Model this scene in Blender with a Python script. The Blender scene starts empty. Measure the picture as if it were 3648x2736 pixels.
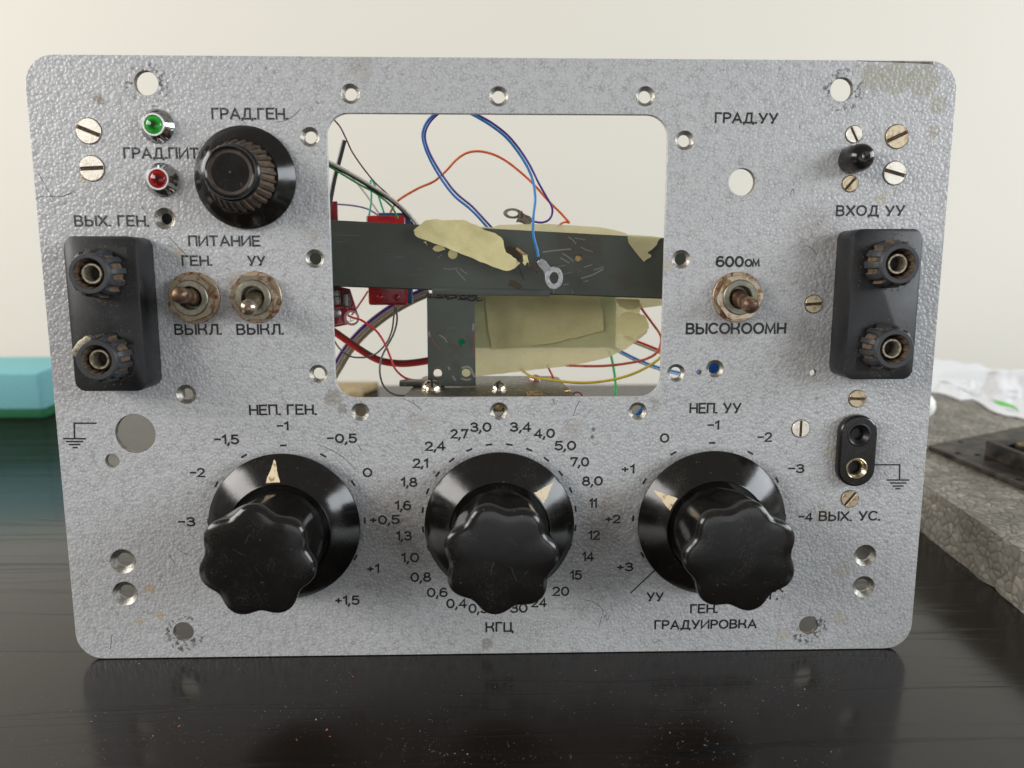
import bpy, bmesh, math, random
from mathutils import Vector, Matrix, noise
from mathutils.geometry import delaunay_2d_cdt
random.seed(7)
PI = math.pi
sc = bpy.context.scene
COL = sc.collection
MM = 0.001

# ------------------------------------------------------------------ camera, world, lamps, exposure
LEAN = math.radians(4.5)                      # the panel leans back on the desk
PANEL_M = Matrix.Translation((0, 0, 0.24)) @ Matrix.Rotation(-LEAN, 4, 'X')     # millimetres
_r = [[0.9996593684289218, -5.0448523e-05, -0.02609874646866327],
      [-0.0038753421904158094, 0.9886255266413201, -0.15034809541886324],
      [0.025809471811647847, 0.15039802368421906, 0.9882885740696817]]
def _l(v): return Vector((v[0], v[2], -v[1]))
CAM_L = Vector((-2.462864, -274.955494, 146.683841))
cx_, cy_, cz_ = _l(_r[0]), -_l(_r[1]), -_l(_r[2])
M3 = Matrix((cx_, cy_, cz_)).transposed()
CAM_M = PANEL_M @ Matrix.Translation(CAM_L) @ M3.to_4x4()
cam_d = bpy.data.cameras.new('camera'); cam = bpy.data.objects.new('camera', cam_d); COL.objects.link(cam)
cm = CAM_M.copy(); cm.translation = cm.translation * MM
cam.matrix_world = cm
cam_d.sensor_width = 36.0; cam_d.lens = 36.0 * 1650 / 2212
cam_d.clip_start = 0.01; cam_d.clip_end = 20
cam_d.dof.use_dof = True; cam_d.dof.focus_distance = 0.284; cam_d.dof.aperture_fstop = 10.0
sc.camera = cam
sc.render.resolution_x, sc.render.resolution_y = 1024, 768

world = bpy.data.worlds.new("World"); sc.world = world; world.use_nodes = True
wb = world.node_tree.nodes['Background']
wb.inputs[0].default_value = (1.0, 0.94, 0.86, 1); wb.inputs[1].default_value = 0.24

def area(name, loc, target, size, size_y, power, col):
    d = bpy.data.lights.new(name, 'AREA'); d.shape = 'RECTANGLE'; d.size = size; d.size_y = size_y
    d.energy = power; d.color = col
    o = bpy.data.objects.new(name, d); COL.objects.link(o); o.location = loc
    o.rotation_euler = (Vector(target) - Vector(loc)).to_track_quat('-Z', 'Y').to_euler()
    return o
area('left_window_light', (-1.35, -0.45, 0.70), (0, -0.22, 0.1), 1.9, 0.55, 32, (1.0, 0.965, 0.93))
area('right_window_light', (1.45, -0.45, 0.56), (0, -0.22, 0.1), 1.9, 0.55, 29, (0.90, 0.95, 1.0))
area('front_window_light', (0.25, -1.25, 0.12), (0.02, 0, 0.06), 1.1, 0.45, 2.0, (0.90, 0.95, 1.0))
sc.view_settings.view_transform = 'Standard'; sc.view_settings.look = 'None'
sc.view_settings.exposure = 0.0; sc.view_settings.gamma = 1.0

# ------------------------------------------------------------------ measuring: photograph pixels (3648 x 2736) -> places
F = 2721.2
def _ray(S):
    d = M3 @ Vector(((S[0] - 1824) / F, -(S[1] - 1368) / F, -1.0))
    return d
def at(x, y, depth=0.0):
    """point (mm, panel coordinates) seen at a photo pixel, depth mm behind the panel face"""
    d = _ray((x, y)); t = (depth - CAM_L.y) / d.y
    return CAM_L + d * t
CAM_W = PANEL_M @ CAM_L
def desk(x, y, z=0.0):
    d = PANEL_M.to_3x3() @ _ray((x, y)); t = (z - CAM_W.z) / d.z
    return CAM_W + d * t
def atY(x, y, Y):
    d = PANEL_M.to_3x3() @ _ray((x, y)); t = (Y - CAM_W.y) / d.y
    return CAM_W + d * t
def z1(x, y): return (x / 1.819, 100 + y / 1.819)
def z2(x, y): return (1100 + x / 1.6385, 100 + y / 1.6385)
def z3(x, y): return (2300 + x / 1.641, 100 + y / 1.641)
def z4(x, y): return (100 + x / 1.982, 750 + y / 1.982)
def z5(x, y): return (1100 + x / 1.6385, 750 + y / 1.6385)
def z6(x, y): return (2300 + x / 1.641, 750 + y / 1.641)
def r1(x, y): return (x / 1.58, 1400 + y / 1.58)
def r2(x, y): return (1300 + x / 1.659, 1400 + y / 1.659)
def r3(x, y): return (2100 + x / 1.659, 1400 + y / 1.659)
def r4(x, y): return (2900 + x / 1.508, 1200 + y / 1.508)
def q4(x, y): return (1450 + x / 4.424, 760 + y / 4.424)
def q5(x, y): return (1850 + x / 4.022, 780 + y / 4.022)
def q8(x, y): return (3200 + x / 3.317, 1250 + y / 3.317)
def L(s): v = at(*s); return v.x, v.z

# ------------------------------------------------------------------ materials
def new_mat(name):
    m = bpy.data.materials.new(name); m.use_nodes = True
    nt = m.node_tree; b = nt.nodes['Principled BSDF']
    return m, nt, b
def N(nt, t, **kw):
    n = nt.nodes.new(t)
    for k, v in kw.items(): setattr(n, k, v)
    return n
def math_n(nt, op, a, b=None, clamp=False):
    n = N(nt, 'ShaderNodeMath', operation=op); n.use_clamp = clamp
    for i, v in enumerate((a, b)):
        if v is None: continue
        if isinstance(v, (int, float)): n.inputs[i].default_value = v
        else: nt.links.new(v, n.inputs[i])
    return n.outputs[0]
def mixc(nt, f, a, b):
    n = N(nt, 'ShaderNodeMix', data_type='RGBA')
    for i, v in ((0, f), (6, a), (7, b)):
        if isinstance(v, (int, float)): n.inputs[i].default_value = v
        elif isinstance(v, tuple): n.inputs[i].default_value = (*v, 1) if len(v) == 3 else v
        else: nt.links.new(v, n.inputs[i])
    return n.outputs[2]
def noise_n(nt, scale, detail=3, vec=None, rough=0.55, dim='3D', w=None):
    n = N(nt, 'ShaderNodeTexNoise'); n.noise_dimensions = dim
    n.inputs['Scale'].default_value = scale; n.inputs['Detail'].default_value = detail; n.inputs['Roughness'].default_value = rough
    if vec is not None: nt.links.new(vec, n.inputs['Vector'])
    return n.outputs[0]
def ramp(nt, src, a, b, smooth=False):
    n = N(nt, 'ShaderNodeMapRange'); n.clamp = True
    if smooth: n.interpolation_type = 'SMOOTHSTEP'
    n.inputs[1].default_value = a; n.inputs[2].default_value = b
    nt.links.new(src, n.inputs[0]); return n.outputs[0]
def objco(nt, rnd=False):
    c = N(nt, 'ShaderNodeTexCoord').outputs['Object']
    if rnd:
        oi = N(nt, 'ShaderNodeObjectInfo')
        a = N(nt, 'ShaderNodeVectorMath', operation='ADD'); nt.links.new(c, a.inputs[0])
        s = N(nt, 'ShaderNodeVectorMath', operation='SCALE'); s.inputs[0].default_value = (1, .7, .4)
        nt.links.new(oi.outputs['Random'], s.inputs['Scale']); nt.links.new(s.outputs[0], a.inputs[1]); return a.outputs[0]
    return c
def bump(nt, b, h, strength, dist):
    n = N(nt, 'ShaderNodeBump'); n.inputs['Strength'].default_value = strength; n.inputs['Distance'].default_value = dist
    nt.links.new(h, n.inputs['Height']); nt.links.new(n.outputs[0], b.inputs['Normal']); return n
def sp(b, **kw):
    names = dict(col='Base Color', rough='Roughness', metal='Metallic', spec='Specular IOR Level', coat='Coat Weight', trans='Transmission Weight', ior='IOR', crough='Coat Roughness')
    for k, v in kw.items():
        b.inputs[names[k]].default_value = (*v, 1) if k == 'col' else v

def simple(name, col, rough=0.5, metal=0.0, var=0.0, vscale=300, bumps=0.0, col2=None, lo=.45, hi=.65, spec=.5, rnd=True, detail=4):
    """a colour with blotches of a second colour, rough variation and fine relief"""
    m, nt, b = new_mat(name); sp(b, col=col, rough=rough, metal=metal, spec=spec)
    co = objco(nt, rnd)
    nz = noise_n(nt, vscale, detail, co)
    if col2 is not None:
        f = ramp(nt, nz, lo, hi)
        nt.links.new(mixc(nt, f, col, col2), b.inputs['Base Color'])
    if var:
        nt.links.new(ramp(nt, nz, 0.2, 0.8), (mr := N(nt, 'ShaderNodeMapRange')).inputs[0])
        mr.inputs[3].default_value = rough - var; mr.inputs[4].default_value = rough + var
        nt.links.new(mr.outputs[0], b.inputs['Roughness'])
    if bumps: bump(nt, b, noise_n(nt, vscale * 4, 3, co), bumps, 0.0002)
    return m

def panel_paint():
    m, nt, b = new_mat('hammered_grey_paint')
    co = objco(nt)
    w1 = N(nt, 'ShaderNodeVectorMath', operation='SCALE')
    nv = N(nt, 'ShaderNodeTexNoise'); nv.inputs['Scale'].default_value = 420; nv.inputs['Detail'].default_value = 2
    nt.links.new(co, nv.inputs['Vector']); nt.links.new(nv.outputs['Color'], w1.inputs[0]); w1.inputs['Scale'].default_value = 0.0016
    ad = N(nt, 'ShaderNodeVectorMath', operation='ADD'); nt.links.new(co, ad.inputs[0]); nt.links.new(w1.outputs[0], ad.inputs[1])
    v = N(nt, 'ShaderNodeTexVoronoi', feature='SMOOTH_F1'); v.inputs['Scale'].default_value = 800; v.inputs['Smoothness'].default_value = 0.35
    nt.links.new(ad.outputs[0], v.inputs['Vector'])
    e = N(nt, 'ShaderNodeTexVoronoi', feature='DISTANCE_TO_EDGE'); e.inputs['Scale'].default_value = 800
    nt.links.new(ad.outputs[0], e.inputs['Vector'])
    inv = math_n(nt, 'SUBTRACT', 1.0, v.outputs['Distance'])
    big = noise_n(nt, 190, 3, co)
    h = math_n(nt, 'ADD', math_n(nt, 'MULTIPLY', inv, 0.75), math_n(nt, 'MULTIPLY', big, 0.55))
    bump(nt, b, h, 0.82, 0.00032)
    # crevices of the hammer finish carry darker pigment, patchily
    crev = math_n(nt, 'SUBTRACT', 1.0, ramp(nt, e.outputs['Distance'], 0.0, 0.14))
    patch = ramp(nt, noise_n(nt, 300, 4, co, .65), 0.38, 0.58)
    crev = math_n(nt, 'MULTIPLY', crev, patch)
    base = mixc(nt, ramp(nt, noise_n(nt, 900, 3, co), .3, .7), (0.46, 0.466, 0.475), (0.54, 0.545, 0.55))
    col = mixc(nt, math_n(nt, 'MULTIPLY', crev, 0.52), base, (0.10, 0.102, 0.108))
    # stains, and brown patches beside the terminal blocks, each with its own place: x, z, radius mm, colour, strength, noise lo, hi
    patch_noise = noise_n(nt, 420, 5, co, .7); soft = noise_n(nt, 60, 4, co)
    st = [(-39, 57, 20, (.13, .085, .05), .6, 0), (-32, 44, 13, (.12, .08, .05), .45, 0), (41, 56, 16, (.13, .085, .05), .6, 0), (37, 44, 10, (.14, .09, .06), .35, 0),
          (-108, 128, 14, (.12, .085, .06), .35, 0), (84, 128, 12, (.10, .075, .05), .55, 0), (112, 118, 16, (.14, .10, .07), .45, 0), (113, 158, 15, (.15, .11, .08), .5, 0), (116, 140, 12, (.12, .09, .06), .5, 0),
          (148, 211, 9, (.33, .32, .25), .62, 2), (138, 212, 9, (.33, .32, .25), .62, 2), (130, 212, 7, (.33, .32, .25), .6, 2), (154, 203, 5, (.33, .31, .24), .55, 2), (153, 194, 3.5, (.34, .31, .24), .55, 2),
          (-47, 214, 9, (.25, .22, .16), .25, 1), (-60, 100, 8, (.16, .13, .07), .75, 1), (-57, 96, 5, (.12, .10, .06), .7, 1), (57, 97, 6, (.2, .16, .09), .6, 1),
          (-131, 28, 5, (.45, .33, .12), .9, 1), (-128, 17, 4, (.45, .33, .12), .8, 1), (-136, 15, 4, (.42, .32, .13), .7, 1), (-143, 177, 5, (.42, .37, .2), .7, 1), (-112, 152, 5, (.42, .34, .2), .7, 1),
          (131, 32, 8, (.4, .34, .2), .5, 1), (132, 13, 7, (.4, .34, .2), .5, 1), (128, 186, 10, (.4, .32, .16), .55, 1), (136, 171, 6, (.4, .32, .16), .6, 1), (125, 79, 9, (.42, .34, .18), .6, 1), (122, 54, 8, (.4, .33, .2), .5, 1),
          (50.8, 94.6, 8, (.4, .32, .15), .6, 1), (-50.8, 94.6, 8, (.4, .32, .15), .5, 1), (59.5, 148, 7, (.4, .32, .15), .5, 1), (-5, 4, 6, (.16, .13, .09), .75, 1), (-93, 142, 7, (.3, .2, .12), .4, 1), (-65, 158, 5, (.3, .22, .14), .4, 1),
          (-136, 203, 4, (.2, .14, .1), .6, 1), (110, 6, 6, (.45, .37, .2), .5, 1), (27, 88, 9, (.25, .2, .13), .4, 1), (-30, 92, 9, (.25, .2, .13), .35, 1), (88, 178, 8, (.4, .33, .2), .3, 1)]
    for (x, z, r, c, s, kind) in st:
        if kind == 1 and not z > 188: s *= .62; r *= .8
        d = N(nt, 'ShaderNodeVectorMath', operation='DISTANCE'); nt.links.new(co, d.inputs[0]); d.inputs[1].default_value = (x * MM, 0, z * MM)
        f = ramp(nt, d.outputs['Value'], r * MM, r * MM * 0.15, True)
        if kind == 0: f = math_n(nt, 'MULTIPLY', f, math_n(nt, 'ADD', ramp(nt, patch_noise, .3, .7), .15))
        elif kind == 2: f = ramp(nt, math_n(nt, 'MULTIPLY', math_n(nt, 'ADD', f, .35), patch_noise), .34, .44)
        else: f = ramp(nt, math_n(nt, 'MULTIPLY', math_n(nt, 'ADD', f, .35), patch_noise), .44, .60)
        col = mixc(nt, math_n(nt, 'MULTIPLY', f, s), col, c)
    # black worn rings round the four corner holes
    for (x, z) in ((-119.6, 208.6), (119.6, 208.2), (-119.7, 10.1), (119.6, 10)):
        d = N(nt, 'ShaderNodeVectorMath', operation='DISTANCE'); nt.links.new(co, d.inputs[0]); d.inputs[1].default_value = (x * MM + .0003, 0, z * MM - .0006)
        a = ramp(nt, d.outputs['Value'], .0082, .0066, True); 
        f = math_n(nt, 'MULTIPLY', math_n(nt, 'MULTIPLY', a, ramp(nt, noise_n(nt, 110, 1, co), .38, .5)), ramp(nt, noise_n(nt, 650, 3, co, .6), .5, .58))
        col = mixc(nt, math_n(nt, 'MULTIPLY', f, .85), col, (.06, .062, .065))
    # tiny specks and knocks
    spk = N(nt, 'ShaderNodeTexVoronoi'); spk.inputs['Scale'].default_value = 95; nt.links.new(co, spk.inputs['Vector'])
    sf = math_n(nt, 'MULTIPLY', ramp(nt, spk.outputs['Distance'], .10, .05), ramp(nt, noise_n(nt, 30, 2, co), .55, .6))
    col = mixc(nt, math_n(nt, 'MULTIPLY', sf, .8), col, (.07, .06, .05))
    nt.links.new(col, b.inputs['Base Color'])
    sp(b, metal=0.08, rough=0.36, spec=.5)
    nt.links.new(mixc(nt, soft, (.30,) * 3, (.46,) * 3), b.inputs['Roughness'])
    return m

M = {}
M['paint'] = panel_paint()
M['bare'] = simple('bare_aluminium', (.42, .41, .38), .36, .9, var=.12, vscale=900, bumps=.6, col2=(.16, .12, .08), lo=.48, hi=.7)
M['hole_wall'] = simple('dark_bare_hole_wall', (.13, .12, .105), .45, .6, vscale=700, col2=(.30, .28, .24), bumps=.3)
M['plate_edge'] = simple('worn_plate_edge', (.45, .44, .41), .35, .9, col2=(.25, .2, .13), vscale=400)
def ink(name, worn):
    m, nt, b = new_mat(name); co = objco(nt)
    f = ramp(nt, noise_n(nt, 1700, 3, co, .6), .5 + .1 * (1 - worn), .66)
    f = math_n(nt, 'MULTIPLY', f, .7 if worn else .12)
    nt.links.new(mixc(nt, f, (.010, .010, .011), (.24, .245, .26)), b.inputs['Base Color'])
    sp(b, rough=.5); bump(nt, b, noise_n(nt, 1500, 2, co), .3, .0002); return m
M['plate_dull'] = simple('dull_bare_edge', (.16, .145, .12), .45, .5, vscale=300, col2=(.06, .045, .03), bumps=.5)
M['ink'] = ink('engraved_black_ink', 0); M['worn'] = ink('worn_black_ink', 1)
def bakelite(name, rough, dust, c=(.011, .010, .0095)):
    m, nt, b = new_mat(name); co = objco(nt, True)
    n1 = noise_n(nt, 90, 4, co); n2 = noise_n(nt, 1400, 3, co, .7)
    f = math_n(nt, 'MULTIPLY', ramp(nt, n1, .45, .75), ramp(nt, n2, .5, .75))
    spec = N(nt, 'ShaderNodeTexVoronoi'); spec.inputs['Scale'].default_value = 420; nt.links.new(co, spec.inputs['Vector'])
    sf = math_n(nt, 'MULTIPLY', ramp(nt, spec.outputs['Distance'], .12, .07), ramp(nt, noise_n(nt, 150, 2, co), .55, .62))
    col = mixc(nt, math_n(nt, 'MULTIPLY', f, dust), c, (.16, .13, .10))
    col = mixc(nt, math_n(nt, 'MULTIPLY', sf, dust * .9), col, (.22, .2, .18))
    nt.links.new(col, b.inputs['Base Color'])
    nt.links.new(mixc(nt, ramp(nt, n1, .3, .8), (rough - .06,) * 3, (rough + .12,) * 3), b.inputs['Roughness'])
    bump(nt, b, noise_n(nt, 220, 4, co), .12, .0003)
    sp(b, spec=.5); return m
M['bakelite'] = bakelite('black_bakelite', .15, .35, (.007, .0065, .006))
M['bakelite_grip'] = bakelite('worn_black_bakelite', .15, .38, (.008, .0075, .007))
M['bakelite_dull'] = bakelite('dull_black_bakelite', .36, .4, (.007, .0075, .009))
M['plastic_grey'] = bakelite('worn_charcoal_plastic', .5, .5, (.030, .032, .036))
M['hub'] = simple('black_recess', (.006, .006, .006), .5)
M['dirt'] = simple('brown_dust_in_grooves', (.13, .085, .05), .9, col2=(.05, .035, .025), vscale=700, bumps=.5)
M['dusty_black'] = simple('dusty_black_plastic', (.022, .017, .013), .5, col2=(.085, .055, .035), vscale=420, lo=.4, hi=.7)
def pointer():
    m, nt, b = new_mat('yellowed_ivory_paint'); co = objco(nt, True)
    f = ramp(nt, noise_n(nt, 380, 4, co, .6), .54, .68)
    c = mixc(nt, f, (.72, .60, .40), (.28, .14, .05)); nt.links.new(c, b.inputs['Base Color']); sp(b, rough=.55)
    bump(nt, b, noise_n(nt, 900, 3, co), .5, .0003); return m
M['pointer'] = pointer()
M['screw'] = simple('worn_nickel_screw', (.84, .79, .70), .40, .6, vscale=450, col2=(.50, .36, .2), lo=.56, hi=.78, bumps=.3)
M['screw_dark'] = simple('tarnished_brass_screw', (.58, .48, .33), .42, .7, vscale=450, col2=(.26, .15, .07), lo=.5, hi=.7, bumps=.4)
M['slot'] = simple('dirty_slot', (.035, .022, .012), .8, col2=(.12, .07, .03), vscale=900)
M['rust'] = simple('rusty_steel', (.44, .34, .24), .42, .75, vscale=420, col2=(.17, .055, .02), lo=.50, hi=.62, bumps=.5)
M['rust_lever'] = simple('rust_brown_lever', (.10, .055, .04), .36, .5, vscale=420, col2=(.30, .20, .10), lo=.48, hi=.66, bumps=.6)
M['nickel'] = simple('stained_nickel', (.42, .35, .26), .25, .9, vscale=380, col2=(.20, .11, .05), lo=.52, hi=.66, bumps=.3)
M['bushing'] = simple('dull_grey_bushing', (.22, .21, .17), .45, .8, vscale=700, col2=(.32, .30, .22))
M['chrome'] = simple('polished_chrome', (.62, .62, .62), .10, 1.0, vscale=800, col2=(.42, .41, .40), bumps=.03)
M['white_ring'] = simple('satin_aluminium_ring', (.85, .85, .85), .35, .6)
def lens(name, c, deep):
    m, nt, b = new_mat(name); co = objco(nt)
    d = N(nt, 'ShaderNodeVectorMath', operation='LENGTH'); k = N(nt, 'ShaderNodeVectorMath', operation='MULTIPLY'); k.inputs[1].default_value = (1, 0, 1)
    nt.links.new(co, k.inputs[0]); nt.links.new(k.outputs[0], d.inputs[0])
    f = ramp(nt, d.outputs['Value'], .0006, .0028, True)
    nt.links.new(mixc(nt, f, deep, c), b.inputs['Base Color'])
    sp(b, rough=.08, trans=.55, ior=1.49); return m
M['green_lens'] = lens('green_lens', (.06, .75, .08), (.004, .12, .012))
M['red_lens'] = lens('red_lens', (.75, .02, .015), (.12, .003, .003))
M['tube'] = simple('dusty_socket_metal', (.42, .38, .29), .45, .6, vscale=900, col2=(.18, .14, .10))
M['bright_socket'] = simple('bright_socket_rim', (.72, .64, .46), .25, .95, vscale=700, col2=(.4, .3, .18))
def rail_paint():
    m, nt, b = new_mat('dark_green_grey_paint'); co = objco(nt)
    col = mixc(nt, ramp(nt, noise_n(nt, 30, 4, co), .35, .65), (.044, .049, .038), (.062, .073, .060))
    br = ramp(nt, noise_n(nt, 45, 4, co, .6), .60, .68)
    col = mixc(nt, math_n(nt, 'MULTIPLY', br, .5), col, (.045, .028, .012))
    s = N(nt, 'ShaderNodeMapping'); s.inputs['Rotation'].default_value = (0, .5, 0); s.inputs['Scale'].default_value = (60, 60, 1500); nt.links.new(co, s.inputs[0])
    sc_ = math_n(nt, 'MULTIPLY', ramp(nt, noise_n(nt, 1, 2, s.outputs[0]), .66, .72), ramp(nt, noise_n(nt, 40, 2, co), .5, .6))
    col = mixc(nt, math_n(nt, 'MULTIPLY', sc_, .45), col, (.16, .16, .14))
    nt.links.new(col, b.inputs['Base Color']); sp(b, rough=.42); bump(nt, b, noise_n(nt, 700, 3, co), .15, .0003); return m
M['rail'] = rail_paint()
M['scratch_light'] = simple('bare_scratch', (.22, .21, .19), .5, .2)
M['grip_scratch'] = simple('faint_grip_scratch', (.045, .04, .035), .5)
M['scratch_red'] = simple('red_primer_scratch', (.20, .06, .04), .6)
M['scratch_dark'] = simple('dark_scratch', (.05, .05, .05), .6)
M['brown_mark'] = simple('brown_glue_mark', (.05, .032, .010), .5)
M['weld'] = simple('rough_dark_weld', (.035, .03, .032), .35, .5, vscale=500, col2=(.12, .09, .09), bumps=.8)
M['zinc'] = simple('speckled_zinc_plate', (.125, .115, .095), .38, .7, vscale=420, col2=(.40, .39, .34), lo=.58, hi=.68, bumps=.5, detail=6)
M['steel'] = simple('shiny_screw_steel', (.66, .62, .52), .16, 1.0, vscale=500, col2=(.45, .36, .22), bumps=.1)
M['pink'] = simple('pinkish_copper_head', (.55, .38, .34), .25, .9, vscale=600, col2=(.3, .16, .14))
M['brass'] = simple('old_brass', (.45, .31, .14), .4, .8, vscale=600, col2=(.2, .12, .05))
M['solder'] = simple('tinned_lug', (.36, .36, .37), .28, .95, vscale=900, col2=(.2, .17, .13), lo=.55, hi=.7, bumps=.7)
M['solder_dark'] = simple('burnt_lug', (.16, .14, .11), .4, .8, vscale=900, col2=(.06, .04, .03), bumps=.9)
M['char'] = simple('charred_thread', (.04, .028, .018), .9, vscale=900, col2=(.15, .10, .06), bumps=.9)
M['thread'] = simple('frayed_tan_thread', (.40, .24, .09), .8, vscale=900, col2=(.2, .14, .08), bumps=.9)
def tape(name, c1, c2, transp, transl):
    m, nt, b = new_mat(name); co = objco(nt)
    s = N(nt, 'ShaderNodeMapping'); s.inputs['Scale'].default_value = (1400, 600, 380); nt.links.new(co, s.inputs[0])
    cr = noise_n(nt, 1, 3, s.outputs[0], .6)
    n = noise_n(nt, 900, 4, co, .7); n0 = noise_n(nt, 55, 3, co)
    col = mixc(nt, ramp(nt, n, .25, .75), c1, c2); col = mixc(nt, ramp(nt, n0, .5, .8), col, tuple(v * .8 for v in c1))
    nt.links.new(col, b.inputs['Base Color']); sp(b, rough=.6)
    bump(nt, b, math_n(nt, 'ADD', math_n(nt, 'MULTIPLY', cr, .8), n), .55, .0004)
    tl = N(nt, 'ShaderNodeBsdfTranslucent'); nt.links.new(col, tl.inputs[0])
    tp = N(nt, 'ShaderNodeBsdfTransparent'); tp.inputs[0].default_value = (.92, .9, .8, 1)
    mx = N(nt, 'ShaderNodeMixShader'); mx.inputs[0].default_value = transl
    nt.links.new(b.outputs[0], mx.inputs[1]); nt.links.new(tl.outputs[0], mx.inputs[2])
    my = N(nt, 'ShaderNodeMixShader'); my.inputs[0].default_value = transp
    nt.links.new(mx.outputs[0], my.inputs[1]); nt.links.new(tp.outputs[0], my.inputs[2])
    nt.links.new(my.outputs[0], nt.nodes['Material Output'].inputs[0]); return m
M['tape'] = tape('masking_tape', (.84, .76, .38), (.90, .83, .48), .0, .2)
M['tape_thin'] = tape('thin_masking_tape', (.86, .80, .50), (.92, .87, .58), .46, .35)
M['tape_over'] = tape('top_masking_tape', (.80, .74, .42), (.88, .82, .50), .34, .3)
M['pcb_green'] = simple('green_circuit_board', (.01, .34, .15), .4, vscale=300, col2=(.008, .26, .11))
M['pcb_red'] = simple('red_circuit_board', (.22, .008, .014), .3, vscale=200, col2=(.15, .005, .012), bumps=.1)
M['pcb_print'] = simple('pale_board_print', (.42, .22, .24), .5)
M['red_film'] = simple('red_shrink_film', (.50, .012, .016), .22, vscale=130, col2=(.25, .008, .014), lo=.4, hi=.6, bumps=.3)
M['blue_plastic'] = simple('dark_blue_plastic', (.006, .07, .18), .35)
M['blue_cap'] = simple('bright_blue_plastic', (.005, .10, .42), .3)
for n, c in dict(brown=(.16, .035, .025), black=(.012, .011, .011), greywire=(.52, .47, .41), green=(.02, .30, .08), teal=(.02, .40, .24), cream=(.62, .58, .48),
                 lilac=(.24, .19, .40), orange=(.78, .14, .03), orange2=(.52, .10, .035), blue=(.02, .20, .55), bluedark=(.01, .14, .34), skyblue=(.12, .38, .72), paleblue=(.42, .56, .80), purple=(.09, .04, .28), red=(.75, .04, .03), darkred=(.42, .025, .025),
                 olive=(.30, .27, .17), tan=(.58, .50, .37), darkgrey=(.10, .10, .095), yellow=(.60, .46, .04), lime=(.08, .58, .20)).items():
    M['w_' + n] = simple(n + '_insulation', c, .34, vscale=500, col2=tuple(v * .8 for v in c))

def desk_mat():
    m, nt, b = new_mat('black_brown_wood_veneer'); co = objco(nt)
    mp = N(nt, 'ShaderNodeMapping'); mp.inputs['Scale'].default_value = (1.0, 9, 1); nt.links.new(co, mp.inputs[0])
    warp = noise_n(nt, 3.5, 3, mp.outputs[0])
    mp2 = N(nt, 'ShaderNodeMapping'); mp2.inputs['Scale'].default_value = (2.6, 330, 1); nt.links.new(co, mp2.inputs[0])
    cb = N(nt, 'ShaderNodeCombineXYZ'); nt.links.new(math_n(nt, 'MULTIPLY', warp, 9.0), cb.inputs[1])
    ad = N(nt, 'ShaderNodeVectorMath', operation='ADD'); nt.links.new(mp2.outputs[0], ad.inputs[0]); nt.links.new(cb.outputs[0], ad.inputs[1])
    g = noise_n(nt, 1.0, 5, ad.outputs[0], .65)
    ln = ramp(nt, g, .55, .64)
    col = mixc(nt, g, (.0075, .006, .005), (.015, .0115, .0095)); col = mixc(nt, ln, col, (.003, .0025, .0025))
    nt.links.new(col, b.inputs['Base Color'])
    rr = mixc(nt, ln, (.165,) * 3, (.30,) * 3); nt.links.new(rr, b.inputs['Roughness'])
    bump(nt, b, math_n(nt, 'MULTIPLY', ln, -1.0), .10, .0003); sp(b, spec=.42); return m
M['desk'] = desk_mat()
M['desk_edge'] = simple('desk_edge_band', (.02, .018, .016), .4)
def wall_mat():
    m, nt, b = new_mat('cream_wall_paint'); co = objco(nt)
    nt.links.new(mixc(nt, noise_n(nt, 3, 2, co), (.74, .715, .635), (.76, .735, .655)), b.inputs['Base Color']); sp(b, rough=.8)
    bump(nt, b, noise_n(nt, 250, 3, co), .1, .001); return m
M['wall'] = wall_mat()
def eps_mat():
    m, nt, b = new_mat('grey_bead_foam'); co = objco(nt)
    v = N(nt, 'ShaderNodeTexVoronoi', feature='DISTANCE_TO_EDGE'); v.inputs['Scale'].default_value = 230; nt.links.new(co, v.inputs['Vector'])
    c = N(nt, 'ShaderNodeTexVoronoi'); c.inputs['Scale'].default_value = 230; nt.links.new(co, c.inputs['Vector'])
    n0 = noise_n(nt, 35, 4, co)
    cc = N(nt, 'ShaderNodeSeparateColor'); nt.links.new(c.outputs['Color'], cc.inputs[0])
    col = mixc(nt, cc.outputs[0], (.21, .20, .175), (.38, .36, .31)); col = mixc(nt, ramp(nt, n0, .4, .7), col, (.19, .18, .155))
    e = math_n(nt, 'SUBTRACT', 1, ramp(nt, v.outputs['Distance'], 0, .12))
    col = mixc(nt, math_n(nt, 'MULTIPLY', math_n(nt, 'MULTIPLY', e, ramp(nt, noise_n(nt, 160, 3, co), .3, .55)), .68), col, (.06, .052, .04))
    nt.links.new(col, b.inputs['Base Color']); sp(b, rough=.75, spec=.12)
    bump(nt, b, math_n(nt, 'ADD', ramp(nt, v.outputs['Distance'], 0, .3), math_n(nt, 'MULTIPLY', n0, .6)), .55, .001); return m
M['eps'] = eps_mat()
M['frame_black'] = simple('dusty_black_frame', (.016, .015, .014), .5, vscale=120, col2=(.085, .07, .055), lo=.4, hi=.7, spec=.25)
M['bag'] = simple('white_plastic_bag', (.74, .75, .78), .45, vscale=25, col2=(.66, .67, .71), bumps=.1)
M['bag_green'] = simple('green_bag_print', (.10, .55, .06), .5); M['bag_grey'] = simple('faint_grey_bag_print', (.55, .56, .58), .5)
M['sponge'] = simple('turquoise_sponge_foam', (.17, .43, .46), .9, vscale=700, col2=(.14, .36, .39), bumps=.6)
M['scourer'] = simple('green_scouring_pad', (.008, .12, .045), .9, vscale=900, col2=(.005, .07, .025), bumps=.9)
M['wood_block'] = simple('pale_wood_block', (.30, .22, .11), .5, vscale=90, col2=(.38, .28, .14))
M['pom'] = simple('white_cap', (.8, .8, .74), .5)
M['dust'] = simple('pale_dust', (.45, .43, .40), .9); M['crumb'] = simple('orange_crumb', (.55, .18, .05), .9)

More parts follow.
